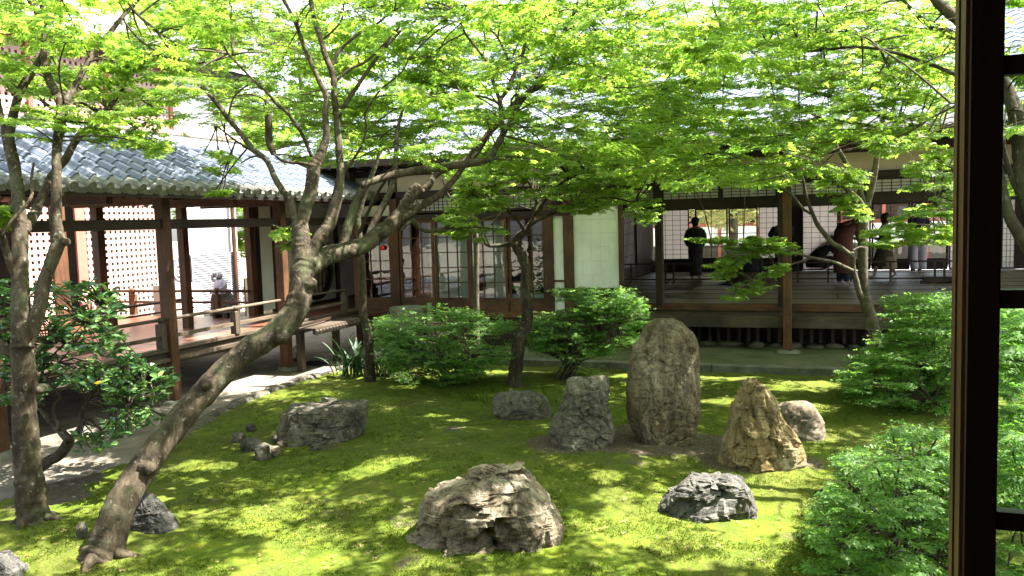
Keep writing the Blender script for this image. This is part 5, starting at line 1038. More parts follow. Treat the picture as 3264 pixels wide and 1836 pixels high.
def sunmask(X):
    keep = np.ones(len(X), bool)
    for q, r in RAYS:
        d = X - q; t = d @ SV; e = d - t[:, None]*SV; keep &= ~((np.sum(e*e, 1) < (r*(1+.25*np.sin(X[:, 0]*9+X[:, 1]*7)))**2) & (t > .25))
    return keep
def blocked(p, zmin=.3):
    """inside or too near a building"""
    return (p.y > 12.75 and p.z < 7.4 and p.x > -7.4) or (p.x < -7.35 and p.z < 4.0 and p.y > 5) or p.y < 2.0 or p.x < -12.4 or p.z < zmin
POOL = {}     # (owner, kind, mat) -> list of arrays
TWIGS = {}    # owner -> list
def nearest(p, keys):
    best = (9e9, None, None, 0)
    for k in keys:
        A = TREES[k].get('arr')
        if A is None or len(A) != len(TREES[k]['nodes']):
            A = np.array([tuple(n[0]) for n in TREES[k]['nodes']]); TREES[k]['arr'] = A
        d = np.sum((A-np.array(p))**2, 1); i = int(np.argmin(d))
        if d[i] < best[0]: best = (d[i], k, TREES[k]['nodes'][i][0], i)
    return math.sqrt(best[0]), best[1], best[2]
def put_pad(p, keys, scale, size, kind, mat, mask=None, conn=.85, tilt=.16, sunm=True, owner=None, thin=1.0):
    d, k, node = nearest(p, keys) if owner is None else (9, owner, None)
    Pl, Dl, Nl, tv, tf = PADS[RNG.integers(len(PADS))]
    th = RNG.uniform(0, 6.283); tx, ty = RNG.normal(0, tilt, 2)
    Rm = np.array(Matrix.Rotation(tx, 3, 'X') @ Matrix.Rotation(ty, 3, 'Y') @ Matrix.Rotation(th, 3, 'Z'))
    W_ = (Pl*scale) @ Rm.T + np.array(p); keep = RNG.random(len(W_)) < thin
    if mask is not None:
        xy, _ = proj(W_); keep &= RNG.random(len(W_)) < mlook(mask, xy)*1.25
    if sunm: keep &= sunmask(W_)
    if keep.sum() < 5: return
    S = size*RNG.uniform(.5, 1.35, keep.sum())
    POOL.setdefault((k, kind, mat), []).append((W_[keep], (Dl@Rm.T)[keep], (Nl@Rm.T)[keep] + RNG.normal(0, .12, (keep.sum(), 3)), S))
    tw = (tv*scale)@Rm.T + np.array(p)
    ok = True
    if mask is not None:
        xy, _ = proj(tw); ok = mlook(mask, xy).mean() > .6
    if ok: TWIGS.setdefault(k, []).append((tw, tf))
    if node is not None and d < conn and d > .05:
        a, b = Vector(node), Vector(p); m_ = (a+b)/2 + Vector((random.uniform(-.06, .06), random.uniform(-.06, .06), .06))*min(1, d)
        o, r = cr_spline([a, m_, b], [.0095, .0075, .005], 3); t = MB().tube(o, r, 4, cap=False); TWIGS[k] = TWIGS.get(k, []); TWIGS[k].append((np.array(t.v), np.array(t.f)))
def fill(poly, n, dep, keys, scale, size, kind, mat, mask, zmin=.3, lumpy=0, **kw):
    xs = [p[0] for p in poly]; ys = [p[1] for p in poly]; c = 0; tries = 0
    while c < n and tries < n*30:
        tries += 1; q = np.array([[RNG.uniform(min(xs), max(xs)), RNG.uniform(min(ys), max(ys))]])
        if not inpoly(q, poly)[0]: continue
        p = P(q[0, 0], q[0, 1], D=RNG.uniform(*dep))
        if blocked(p, zmin) or (lumpy and noise.noise(p*lumpy) < -.08): continue
        put_pad(p, keys, scale*RNG.uniform(.75, 1.25), size, kind, mat, mask, **kw); c += 1
CAN = [(430,-80),(3080,-80),(3080,470),(2900,470),(2830,520),(2700,430),(2640,470),(2560,560),(2480,600),(2300,590),(2150,610),(2090,560),(2000,590),(1950,520),(1800,560),(1640,560),(1450,590),(1380,520),(1200,500),(1060,540),(900,500),(760,430),(650,450),(520,380),(430,250)]
LEFT = [(-60,-80),(430,-80),(430,250),(520,400),(560,540),(480,490),(330,480),(250,400),(120,440),(-60,440)]
PD = [(1440,600),(1560,500),(1800,440),(2000,520),(2110,670),(2080,720),(1960,650),(1850,690),(1700,640),(1560,670),(1480,720),(1430,680)]
PR = [[(2610,605),(2700,620),(2775,690),(2775,720),(2700,695),(2640,665)],[(2760,745),(2850,700),(2980,640),(3090,560),(3090,770),(2960,775),(2850,785),(2780,800)],[(2830,560),(3090,430),(3090,650),(2900,620)],[(2560,540),(2760,520),(2760,600),(2600,590)]]
SPR = [[(2130,800),(2200,765),(2330,755),(2430,750),(2430,812),(2350,832),(2250,805),(2150,832)],[(2240,850),(2330,820),(2370,850),(2300,900)],[(2285,965),(2340,920),(2450,855),(2525,825),(2505,882),(2420,925),(2340,955)],[(2410,795),(2480,755),(2555,790),(2530,825)]]
ROOFSP = [(600,490),(700,470),(770,520),(720,600),(690,670),(665,640),(690,560)]; POSTSP = [(880,740),(930,715),(965,755),(900,795)]
LSP = [(1380,690),(1480,670),(1560,690),(1620,740),(1500,770),(1400,760)]; LFT2 = [(-40,630),(50,640),(60,720),(-40,740)]
GLS = [(3185,-80),(3330,-80),(3330,620),(3185,620)]
MC = polymask([CAN, LEFT, PD, ROOFSP]+PR); 
GAPS = [(830,120,60),(600,470,70),(1880,320,50),(2090,250,45),(1760,360,35),(330,470,80),(2250,30,90),(1150,40,50),(2300,440,30),(1000,190,45),(1420,300,35),(640,420,60),(1940,420,30),(2700,400,45),(500,30,40),(1500,430,30)]
gx, gy = np.meshgrid(np.arange(-400, 3700, 10)+5, np.arange(-1000, 2000, 10)+5)
for a, b, r in GAPS: MC *= 1 - .6*np.exp(-(((gx-a)/r)**2+((gy-b)/(r*.6))**2)**2)
AB = MC.copy(); AB[:92, :] = 1.0                      # anything above the frame is free
fill(CAN, 300, (7.5, 9.9), 'L', .9, .049, 'maple5', 'maple', MC)
fill(CAN, 40, (5.8, 7.3), 'L', .75, .052, 'maple5', 'maple', MC, sunm=True)
fill([(1700,-80),(3080,-80),(3080,470),(2560,560),(2150,610),(2000,590),(1800,480)], 225, (6.4, 10.6), 'KR', .95, .05, 'maple5', 'maple', MC)
fill([(1400,100),(2200,100),(2200,590),(1380,560)], 115, (9.5, 12.4), 'DCE', 1.05, .06, 'maple3', 'maple', MC)
fill([(2000,250),(2900,250),(2560,600),(2090,600)], 70, (9.5, 11.8), 'R', .9, .056, 'maple3', 'deep', MC)
fill([(430,-80),(1500,-80),(1380,480),(560,380)], 125, (9, 12), 'L', 1.2, .072, 'maple3', 'maple', MC)
fill([(430,-80),(3080,-80),(3080,170),(430,170)], 75, (7.6, 12), 'LKR', 1.05, .06, 'maple3', 'maple', MC)
fill(LEFT, 78, (6.4, 9.0), 'A', .75, .054, 'maple5', 'maple', MC)
fill(LFT2, 4, (6.6, 7.2), 'A', .5, .066, 'maple5', 'maple', polymask([LFT2], 3))
fill(PD, 125, (10.4, 12.2), 'D', .75, .056, 'maple3', 'maple', MC)
mr = polymask(PR, 2)
for q, n, dd in zip(PR, (8, 34, 22, 10), ((10.6, 11.3), (8.8, 10.6), (8.2, 10.4), (10.4, 11.3))): fill(q, n, dd, 'R', .62, .06, 'maple5', 'maple', mr)
ms_ = polymask(SPR, 1)
for q, n in zip(SPR, (11, 5, 9, 6)): fill(q, n, (10.2, 10.9), 'R', .5, .058, 'maple5', 'maple', ms_)
fill(ROOFSP, 9, (7.4, 8.2), 'L', .6, .066, 'maple5', 'maple', polymask([ROOFSP], 1)); fill(POSTSP, 4, (7.3, 7.7), 'L', .45, .066, 'maple5', 'maple', polymask([POSTSP], 1)); fill(LSP, 6, (8.3, 8.9), 'L', .5, .06, 'maple3', 'maple', polymask([LSP], 1))
fill(GLS, 30, (5.4, 9.5), 'K', .75, .072, 'maple5', 'maple', polymask([GLS], 1))
# the canopy above the frame that shades the garden
c = 0
while c < 560:
    p = Vector((RNG.uniform(-8, 9.5), RNG.uniform(3.0, 14.5), RNG.uniform(3.3, 6.6)))
    xy, D = proj(np.array([p]))
    if blocked(p) or D[0] < 2 or (-80 < xy[0, 0] < 3330 and xy[0, 1] > -110): continue
    put_pad(p, 'ALKRD', 1.3, .10, 'kite', 'maple', AB, conn=.9); c += 1
# ------------------------------------------------------------------ shrubs
SHRUBS = {'S1': ('leafy_shrub', 'broad low leafy shrub with a sunlit top left of the crooked maple', [(1190,1030),(1300,985),(1420,972),(1560,1000),(1650,1035),(1630,1130),(1560,1190),(1420,1225),(1260,1215),(1215,1150),(1215,1080)], (11.2, 12.4), 200, .8, .038, (1450,1215)),
 'S2': ('leafy_shrub', 'rounded green shrub between the crooked maple and the tallest stone', [(1680,1010),(1700,950),(1800,918),(2000,918),(2060,980),(2085,1060),(1985,1110),(1850,1155),(1760,1140),(1690,1110)], (11.6, 12.5), 185, .78, .038, (1800,1200)),
 'S3': ('leafy_shrub', 'dark green spreading shrub beside the pale forked maple at the right', [(2665,1195),(2720,1150),(2830,1040),(2800,960),(2900,935),(3100,945),(3100,1370),(2960,1330),(2850,1310),(2720,1265)], (8.8, 10.8), 270, .8, .038, (2900,1330)),
 'S4': ('leafy_shrub', 'nearest bright green feathery shrub at the lower right by the window frame', [(2600,1600),(2700,1500),(2640,1460),(2780,1425),(2860,1345),(3100,1380),(3100,1870),(2480,1870),(2600,1760),(2570,1680)], (4.3, 6.2), 135, .5, .034, (2900,1800)),
 'S5': ('leafy_shrub', 'green shrub seen through the glass panes of the sliding window', [(3185,965),(3330,965),(3330,1870),(3185,1870)], (4.4, 8.0), 90, .55, .045, (3260,1600))}
LUMP = np.array([[min(1, max(.15, .95+1.5*noise.noise(Vector((j*.13, i*.22, 4))))) for j in range(gx.shape[1])] for i in range(gx.shape[0])])
for k, (nm, lb, poly, dep, n, sc, sz, bs_) in SHRUBS.items():
    cxp = sum(p[0] for p in poly)/len(poly); b = P(bs_[0], bs_[1], D=sum(dep)/2); b = Vector((b.x, b.y, gz(b.x, b.y)))
    tree(k, nm, lb, 'shrub', b, bark_dark, 'leafy shrubs round the moss')
    xs = [p[0] for p in poly]; ys = [p[1] for p in poly]
    for i in range(9):
        q = P(RNG.uniform(min(xs)+.28*(max(xs)-min(xs)), max(xs)-.2*(max(xs)-min(xs))), min(ys)+(max(ys)-min(ys))*RNG.uniform(.62, .9), D=RNG.uniform(*dep)); bb = b + Vector((random.uniform(-.15, .15), random.uniform(-.15, .15), -.05))
        m_ = (bb+q)/2 + Vector((random.uniform(-.12, .12), random.uniform(-.1, .1), .12)); o, r = cr_spline([bb, m_, q], [.02, .014, .006], 4); MB().tube(o, r, 6, wob=.1).build('stem', bark_dark, TREES[k]['root'], True); TREES[k]['nodes'] += list(zip(o, r))
    fill(poly, n, dep, k and [k], sc, sz, 'maple3', 'shrub', polymask([poly], 5)*LUMP, zmin=.10, lumpy=2.2, conn=.6, tilt=.10)
# camellia bush with large glossy leaves
CAMP = [(120,900),(330,895),(400,950),(385,1080),(450,1150),(565,1180),(565,1245),(480,1300),(545,1330),(440,1365),(340,1440),(220,1450),(240,1390),(330,1345),(330,1240),(150,1230),(120,1310),(-40,1310),(-40,880)]
dK_ = 7.4; b = G(140, 1478); tree('M', 'camellia_bush', 'glossy dark leaved camellia bush behind the straight maple at the left', 'shrub', b, bark_dark)
for q in ([(60,1560,22),(140,1480,19),(190,1450,19),(222,1405,20)],[(222,1405,17),(190,1370,14),(150,1330,10),(125,1285,8),(130,1220,6),(150,1100,4)],[(222,1405,14),(258,1360,11),(262,1310,9),(300,1260,6),(400,1230,4),(480,1200,3)],[(262,1345,7),(285,1335,6),(325,1370,4),(350,1340,3)],[(190,1370,7),(170,1300,6),(190,1260,5),(150,1200,4),(220,1120,3),(300,1000,3)],[(130,1260,6),(60,1180,5),(10,1100,4)],[(150,1150,4),(250,1050,3),(330,960,2.5)],[(280,1280,5),(330,1230,4),(420,1300,3)]): limb('M', lin(q, dK_, dK_+.2), n=8)
tips = []
while len(tips) < 520:
    q = np.array([[RNG.uniform(-40, 565), RNG.uniform(880, 1450)]])
    if inpoly(q, CAMP)[0]: tips.append(P(q[0, 0], q[0, 1], D=RNG.uniform(7.0, 8.5)))
tips = [t for t in tips if not blocked(t) and t.x > -7.9]
A_, B_, C_, S_ = [], [], [], []
for t in tips:
    d, k, node = nearest(t, 'M')
    if d < .7: 
        m_ = MB().tube([node, (node+t)/2+Vector((0, 0, .04)), t], [.007, .005, .003], 4, cap=False); TWIGS.setdefault('M', []).append((np.array(m_.v), np.array(m_.f)))
    ax = RNG.normal(0, 1, 3); ax[2] = abs(ax[2])*.5; ax /= np.linalg.norm(ax)
    for j in range(8):
        a = RNG.uniform(0, 6.28); v = np.array([math.cos(a), math.sin(a), RNG.uniform(-.5, .5)]) + ax*.5
        A_.append(np.array(t) - ax*RNG.uniform(0, .10)); B_.append(v); C_.append(np.array([RNG.normal(0, .5), RNG.normal(0, .5), 1])); S_.append(RNG.uniform(.06, .10))
A_ = np.array(A_); xy, _ = proj(A_ + np.array(B_)*.04); kp = RNG.random(len(A_)) < mlook(polymask([CAMP], 2), xy)*1.3
POOL[('M', 'oval', 'camellia')] = [(A_[kp], np.array(B_)[kp], np.array(C_)[kp], np.array(S_)[kp])]
# trees beyond the buildings
def far_tree(key, x, y, h, r, label, mat='maple', n=60, size=.15):
    tree(key, 'garden_tree', label, 'tree', (x, y, 0), bark_dark, 'trees beyond the buildings')
    o, rr = cr_spline([Vector((x, y, 0)), Vector((x+.1, y, h*.3)), Vector((x-.1, y+.1, h*.6)), Vector((x, y, h*.92))], [.16, .13, .09, .03]); MB().tube(o, rr, 10, wob=.1).build('trunk', bark_dark, TREES[key]['root'], True); TREES[key]['nodes'] += list(zip(o, rr))
    for i in range(n):
        v = RNG.normal(0, 1, 3); v /= np.linalg.norm(v); v *= RNG.uniform(.55, 1)**.5
        put_pad(Vector((x+v[0]*r, y+v[1]*r, h*.62+v[2]*h*.36)), [key], 1.9, size, 'maple3', mat, None, conn=2.5, tilt=.3, sunm=False)
far_tree('F1', -14.6, 19.4, 5.5, 1.7, 'leafy tree in the gap right of the slatted screen')
q = P(2330, 700, Y=29); far_tree('F2', q.x, 29, 6.5, 1.9, 'yellow green tree in the inner court seen through the hall', 'autumn', 60, .13)
far_tree('F3', -8.5, 27, 9.5, 3.2, 'tall tree rising behind the glazed wing roof', n=80, size=.2); far_tree('F4', -18, 27, 11, 3.5, 'tallest tree behind the lattice hall', n=70, size=.22)
for (k, kind, mat), L in POOL.items():
    o = bpy.data.objects.new('crown' if k[0] not in 'SM' else 'foliage', leaves_mesh('crown', *[np.concatenate([x[i] for x in L]) for i in range(4)], kind, LG[mat])); tag(link(o, TREES[k]['root']), kind='stuff')
for k, L in TWIGS.items():
    n = 0; V, F = [], []
    for v, f in L: V.append(v); F.append(f+n); n += len(v)
    tag(link(bpy.data.objects.new('twigs', np_mesh('twigs', np.concatenate(V), np.concatenate(F), TREES[k]['mat'], True)), TREES[k]['root']), kind='stuff')
# strap leaved plants, fern, grass tufts
def strap_mesh(L, w, seed):
    mb = MB(); n = 8; rg = random.Random(seed); b = rg.uniform(.9, 1.5)
    for i in range(n+1):
        t = i/n; a = 1.35 - b*t; x = sum(math.cos(1.35-b*j/n/1.0)*L/n for j in range(i)); z = sum(math.sin(1.35-b*j/n)*L/n for j in range(i)); ww = w*math.sin(math.pi*min(.98, .12+.86*t))**.7/2
        mb.v += [(x, -ww, z+.006), (x, 0, z-.004), (x, ww, z+.006)]
    for i in range(n): a = 3*i; mb.f += [(a, a+1, a+4, a+3), (a+1, a+2, a+5, a+4)]
    return mb.mesh('leaf', LG['strap'], True)
SM = [strap_mesh(.62, .055, i) for i in range(4)]
for px, lb in ((1115, 'strap leaved plant with arching dark leaves left of the slim upright maple'), (1235, 'strap leaved plant with arching leaves right of the slim upright maple')):
    g = P(px, 1195, Z=.05); t = thing('strap_plant', lb, 'plant', tuple(g), 'strap leaved plants')
    for i in range(34): inst(random.choice(SM), 'leaf', t, (g.x+random.gauss(0, .14), g.y+random.gauss(0, .10), .03), (random.uniform(-.15, .15), random.uniform(-.35, .2), random.uniform(0, 6.28)), (random.uniform(.7, 1.25),)*3)
g = G(1885, 1330); g = P(1888, 1205, D=(g-EYE).dot(fwd)+.35)
fm = MB()
for i in range(9):
    t = i/9; x = .26*t; z = .22*t-.16*t*t; l = .075*(1-t)**.7*(.5+2*t if t < .25 else 1)
    for s in (-1, 1): k = len(fm.v); fm.v += [(x, 0, z), (x+.012, s*l*.5, z+.006), (x+.028, s*l, z-.01), (x+.026, s*l*.4, z)]; fm.f.append((k, k+1, k+2, k+3))
fmm = fm.mesh('frond', LG['maple']); ft = thing('fern', 'small fern growing behind the grey flat topped upright stone', 'fern', tuple(g))
z0 = gz(g.x, g.y); MB().tube([(g.x, g.y, z0), (g.x, g.y, g.z)], .012, 5).build('stem', bark_dark, ft)
for i in range(9): inst(fmm, 'frond', ft, tuple(g), (0, random.uniform(-.5, .1), i*.7), (random.uniform(.8, 1.2),)*3)
V = []
for px, py, n in ((1520,1275,130),(1760,1290,60),(1480,1260,80),(1560,1250,80),(1700,1260,60),(2900,1300,40)):
    b = G(px, py)
    for i in range(n):
        q = b + Vector((random.gauss(0, .16), random.gauss(0, .09), 0)); a = random.uniform(0, 6.28); h = random.uniform(.07, .17); d = Vector((math.cos(a), math.sin(a), 0)); s = Vector((-d.y, d.x, 0))*.0035
        V += [q-s, q+s, q+d*h*.6+Vector((0, 0, h))]
tag(link(bpy.data.objects.new('grass_tufts', np_mesh('grass_tufts', np.array([tuple(v) for v in V]), np.arange(len(V)).reshape(-1, 3), LG['tuft']))), 'thin grass blades round the low grey rock', 'grass', kind='stuff')
n = 700; pl = np.array([tuple(G(RNG.uniform(60, 2700), RNG.uniform(1260, 1830)) + Vector((0, 0, .018))) for _ in range(n)])
tag(link(bpy.data.objects.new('fallen_leaves', leaves_mesh('fallen_leaves', pl, RNG.normal(0, 1, (n, 3))*np.array([1, 1, .1]), RNG.normal(0, .2, (n, 3))+np.array([0, 0, 1]), RNG.uniform(.015, .035, n), 'maple3', simple('dry_leaf', (.16, .10, .045), (.30, .22, .10), 9, .8, bst=0)))), 'small dry leaves scattered on the moss', 'leaves', kind='stuff')
# ------------------------------------------------------------------ people inside the hall
skin = simple('skin', (.30, .18, .125), (.36, .22, .155), 8, .6, bst=0); hairm = simple('hair', (.008, .006, .005), (.02, .016, .013), 30, .5, (1, 1, .2), bst=.2)
def skinned(name, J, E, mat, parent, sub=2):
    """one continuous skinned surface; J: name -> (position, radius), E: edges; the first joint is the root"""
    me = bpy.data.meshes.new(name); ks = list(J); me.from_pydata([tuple(J[k][0]) for k in ks], [(ks.index(a), ks.index(b)) for a, b in E], [])
    o = bpy.data.objects.new(name, me); COL.objects.link(o); md = o.modifiers.new('s', 'SKIN'); md.use_smooth_shade = True
    for i, k in enumerate(ks):
        d = me.skin_vertices[0].data[i]; r = J[k][1]; d.radius = (r, r) if not isinstance(r, tuple) else r; d.use_root = (i == 0)
    s = o.modifiers.new('u', 'SUBSURF'); s.levels = sub; s.render_levels = sub
    dg = bpy.context.evaluated_depsgraph_get(); m2 = bpy.data.meshes.new_from_object(o.evaluated_get(dg)); m2.name = name
    bpy.data.objects.remove(o); m2.materials.clear(); m2.materials.append(mat); m2.shade_smooth()
    r = bpy.data.objects.new(name, m2); return link(r, parent)
def person(label, loc, face, H, J=None, robe=None, robemat=None, hair='short', legmat=None, extra=None):
    """loc: floor point; face: heading in radians (0 looks to +Y); joints are in units of body height, x right, y ahead, z up"""
    t = thing('person', label, 'person', tuple(loc), 'people in the hall')
    M = Matrix.Translation(loc) @ Matrix.Rotation(face, 4, 'Z') @ Matrix.Scale(H, 4)
    B = {'pelvis': ((0,0,.52), .085), 'waist': ((0,0,.62), .075), 'chest': ((0,0,.74), .088), 'neckb': ((0,0,.82), .045), 'neck': ((0,.005,.85), .032), 'jaw': ((0,.012,.885), .042), 'head': ((0,.012,.93), .056), 'crown': ((0,.005,.972), .040), 'nose': ((0,.066,.918), .010)}
    for s, n in ((-1, 'l'), (1, 'r')):
        B.update({n+'sh': ((s*.105,0,.80), .040), n+'el': ((s*.135,-.01,.63), .027), n+'wr': ((s*.13,.06,.49), .018), n+'pa': ((s*.128,.085,.455), .018), n+'hip': ((s*.05,0,.50), .060), n+'kn': ((s*.052,.01,.28), .036), n+'an': ((s*.052,-.01,.045), .022), n+'to': ((s*.06,.085,.014), .016), n+'ear': ((s*.058,.0,.925), .010)})
    if J: B.update({k: (v, B[k][1]) for k, v in J.items()})
    for n in 'lr':
        w, pa = Vector(B[n+'wr'][0]), Vector(B[n+'pa'][0]); d = (pa-w).normalized() if (pa-w).length > 1e-4 else Vector((0,0,-1)); sd = d.cross(Vector((0, 1, .3))).normalized(); up = sd.cross(d)
        for f, (o_, l) in enumerate(((-.014,.030),(-.005,.038),(.005,.040),(.014,.034))):
            B[n+'f%da' % f] = (tuple(pa+d*.014+sd*o_), .0058); B[n+'f%db' % f] = (tuple(pa+d*(.014+l*.6)+sd*o_*1.15+up*.004), .0052); B[n+'f%dc' % f] = (tuple(pa+d*(.014+l)+sd*o_*1.2+up*.012), .0045)
        q = w+(pa-w)*.5; B[n+'ta'] = (tuple(q+sd*-.018), .0065); B[n+'tb'] = (tuple(q+sd*-.030+d*.022+up*.006), .0055)
    E = [('pelvis','waist'),('waist','chest'),('chest','neckb'),('neckb','neck'),('neck','jaw'),('jaw','head'),('head','crown'),('head','nose')]
    for n in 'lr':
        E += [('neckb',n+'sh'),(n+'sh',n+'el'),(n+'el',n+'wr'),(n+'wr',n+'pa'),('pelvis',n+'hip'),(n+'hip',n+'kn'),(n+'kn',n+'an'),(n+'an',n+'to'),('head',n+'ear'),(n+'wr',n+'ta'),(n+'ta',n+'tb')]
        for f in range(4): E += [(n+'pa',n+'f%da' % f),(n+'f%da' % f,n+'f%db' % f),(n+'f%db' % f,n+'f%dc' % f)]
    sc = H
    JJ = {k: (tuple(M @ Vector(p)), r*sc) for k, (p, r) in B.items()}
    skinned('body', JJ, E, skin, t)
    w = lambda p: tuple(M @ Vector(p))
    hd = Vector(B['head'][0]); jw = Vector(B['jaw'][0]); upv = (Vector(B['crown'][0])-hd).normalized()
    fw = (Vector(B['nose'][0])-hd); fw = (fw - upv*fw.dot(upv)).normalized()
    h = MB(); c = hd + upv*.016 - fw*.012; h.blob(w(c), .066*H, .068*H, .066*H, 14, 10)
    if hair == 'bun': c2 = hd - fw*.072 + upv*.0; h.blob(w(c2), .034*H, .034*H, .034*H, 10, 8); h.blob(w(hd - fw*.03 - upv*.03), .05*H, .045*H, .05*H, 10, 8)
    if hair == 'bob': h.blob(w(hd - fw*.02 - upv*.03), .064*H, .056*H, .075*H, 12, 8)
    h.build('hair', hairm, t, True)
    sd = fw.cross(upv); e = MB()
    for s in (-1, 1): e.blob(w(hd + fw*.052 + sd*s*.022 + upv*.004), .007*H, .007*H, .005*H, 6, 5)
    e.build('eye', blackm, t); e = MB(); e.blob(w(jw + fw*.040 + upv*.004), .016*H, .006*H, .004*H, 6, 5); e.build('mouth', simple('lip', (.25, .10, .08), (.28, .12, .09), 5, .5, bst=0) if 'lip' not in MATS else MATS['lip'], t)
    n = 26
    for nm, mt, rings in (robe or []):
        m = MB(); RR = []
        for (cx, cy, cz, rx, ry, tl) in rings:
            RR.append([w((cx+rx*math.cos(2*math.pi*k/n)*(1+.05*noise.noise(Vector((k*.7, cz*9, 1)))), cy+ry*math.sin(2*math.pi*k/n)*(1+.06*noise.noise(Vector((k*.8, cz*7, 4)))), cz + tl*math.sin(2*math.pi*k/n))) for k in range(n)])
        m.loft(RR); m.build(nm, mt, t, True)
    for nm, mt, pts, rad in (extra or []):
        if nm in ('sleeve', 'trouser_leg', 'strap', 'sock'): o, r = cr_spline([Vector(w(p)) for p in pts], [q*H for q in rad], 3); MB().tube(o, r, 14, wob=.06).build(nm, mt, t, True)
        else: MB().box(*[v for v in (0, 1, 0, 1, 0, 1)]) 
    return t
FL = .80
def spot(px, py): p = P(px, py, Z=FL); return Vector((p.x, p.y, FL))
cl = lambda n, a, b, s=30: simple(n, a, b, s, .9, bst=.25, bscale=90, bd=.002)
kim = cl('kimono_grey', (.03, .03, .028), (.065, .06, .05)); obi = cl('sash_cloth', (.03, .022, .018), (.06, .045, .035)); haori = cl('jacket_dark', (.018, .019, .017), (.038, .04, .035))
brown = cl('brown_lace', (.08, .032, .024), (.21, .10, .075), 45); olive = cl('olive_cloth', (.04, .035, .02), (.09, .075, .045)); greyt = cl('grey_trousers', (.35, .34, .36), (.5, .49, .51), 9); navy = cl('navy_cloth', (.012, .014, .03), (.03, .032, .055)); tan = cl('tan_bag', (.24, .19, .11), (.32, .26, .16))
def stand_robe(m, o, top=.83, wide=.16): return [('robe', m, [(0,0,.075,.095,.085,0),(0,0,.25,.10,.09,0),(0,0,.42,.112,.10,0),(0,0,.53,.118,.10,0),(0,0,.62,.105,.088,0),(0,0,.72,.125,.092,0),(0,0,.79,.13,.075,0),(0,0,.825,.07,.05,0),(0,.0,.84,.045,.04,0)]), ('sash', o, [(0,0,.575,.117,.102,0),(0,0,.60,.118,.103,0),(0,0,.68,.122,.100,0),(0,0,.70,.120,.098,0)])]
f1 = spot(2218, 893); Hh = (P(2222, 692, Y=f1.y).z-FL)
person('person in a long dark kimono standing with hair in a bun, seen from behind', f1, .15, Hh, {'lwr': (-.07,.12,.60), 'lpa': (-.04,.13,.60), 'rwr': (.07,.12,.60), 'rpa': (.04,.13,.60), 'lel': (-.155,.02,.62), 'rel': (.155,.02,.62)}, stand_robe(kim, haori) + [('jacket', haori, [(0,0,.43,.118,.10,0),(0,0,.55,.112,.10,0),(0,0,.68,.122,.10,0),(0,0,.77,.128,.085,0),(0,0,.815,.11,.06,0),(0,0,.832,.05,.045,0)])], None, 'bun', None, [('sleeve', haori, [(-.10,0,.79),(-.135,.01,.66),(-.10,.09,.58)], [.045,.05,.058]), ('sleeve', haori, [(.10,0,.79),(.135,.01,.66),(.10,.09,.58)], [.045,.05,.058])])
f2 = spot(2494, 895)
p2 = person('person in dark clothes holding a small camera, half hidden behind the pillar', f2, math.pi-.2, Hh*1.0, {'lwr': (-.03,.17,.80), 'lpa': (-.01,.19,.81), 'rwr': (.06,.16,.80), 'rpa': (.04,.19,.81), 'lel': (-.14,.10,.70), 'rel': (.14,.10,.70)}, stand_robe(navy, navy), None, 'short', None, [('sleeve', navy, [(-.11,0,.79),(-.145,.10,.70),(-.04,.165,.79)], [.05,.045,.035]), ('sleeve', navy, [(.11,0,.79),(.145,.10,.70),(.06,.155,.79)], [.05,.045,.035])])
cm = P(2474, 738, Y=f2.y-.30); cmt = thing('camera', 'small grey camera held up by the person behind the pillar', 'camera', tuple(cm), None)
MB().box(cm.x-.06, cm.x+.06, cm.y-.02, cm.y+.02, cm.z-.04, cm.z+.04).build('body', olive, cmt, bevel=.005); MB().tube([(cm.x, cm.y-.021, cm.z), (cm.x, cm.y-.05, cm.z)], .028, 14).build('lens', blackm, cmt)
# crouching person in black
f3 = spot(2622, 862)
crouch = {'pelvis': (0,-.10,.17), 'waist': (0,-.08,.27), 'chest': (0,.03,.36), 'neckb': (0,.09,.42), 'neck': (0,.115,.445), 'jaw': (0,.15,.465), 'head': (0,.165,.51), 'crown': (0,.16,.552), 'nose': (0,.22,.49), 'lear': (-.058,.155,.505), 'rear': (.058,.155,.505), 'lsh': (-.105,.05,.40), 'rsh': (.105,.05,.40), 'lel': (-.15,.17,.28), 'rel': (.15,.17,.28), 'lwr': (-.07,.27,.30), 'rwr': (.07,.27,.30), 'lpa': (-.05,.30,.31), 'rpa': (.05,.30,.31), 'lhip': (-.06,-.08,.16), 'rhip': (.06,-.08,.16), 'lkn': (-.09,.17,.22), 'rkn': (.09,.17,.16), 'lan': (-.08,-.02,.04), 'ran': (.08,-.06,.05), 'lto': (-.08,.08,.014), 'rto': (.08,.03,.012)}
person('person in black crouching low in front of the right paper screen', f3, -1.15, 1.66, crouch, [('coat', clothblack, [(0,-.13,.06,.14,.13,0),(0,-.12,.14,.17,.15,0),(0,-.10,.22,.16,.14,0),(0,-.03,.31,.15,.125,0),(0,.03,.38,.135,.095,0),(0,.075,.425,.07,.055,0),(0,.09,.435,.04,.04,0)])], None, 'short', None, [('trouser_leg', clothblack, [(-.06,-.08,.16),(-.09,.165,.22),(-.08,-.01,.06)], [.07,.06,.04]), ('trouser_leg', clothblack, [(.06,-.08,.16),(.09,.165,.17),(.08,-.04,.06)], [.07,.06,.04]), ('sleeve', clothblack, [(-.105,.05,.40),(-.15,.16,.28),(-.075,.26,.30)], [.05,.042,.03]), ('sleeve', clothblack, [(.105,.05,.40),(.15,.16,.28),(.075,.26,.30)], [.05,.042,.03])])
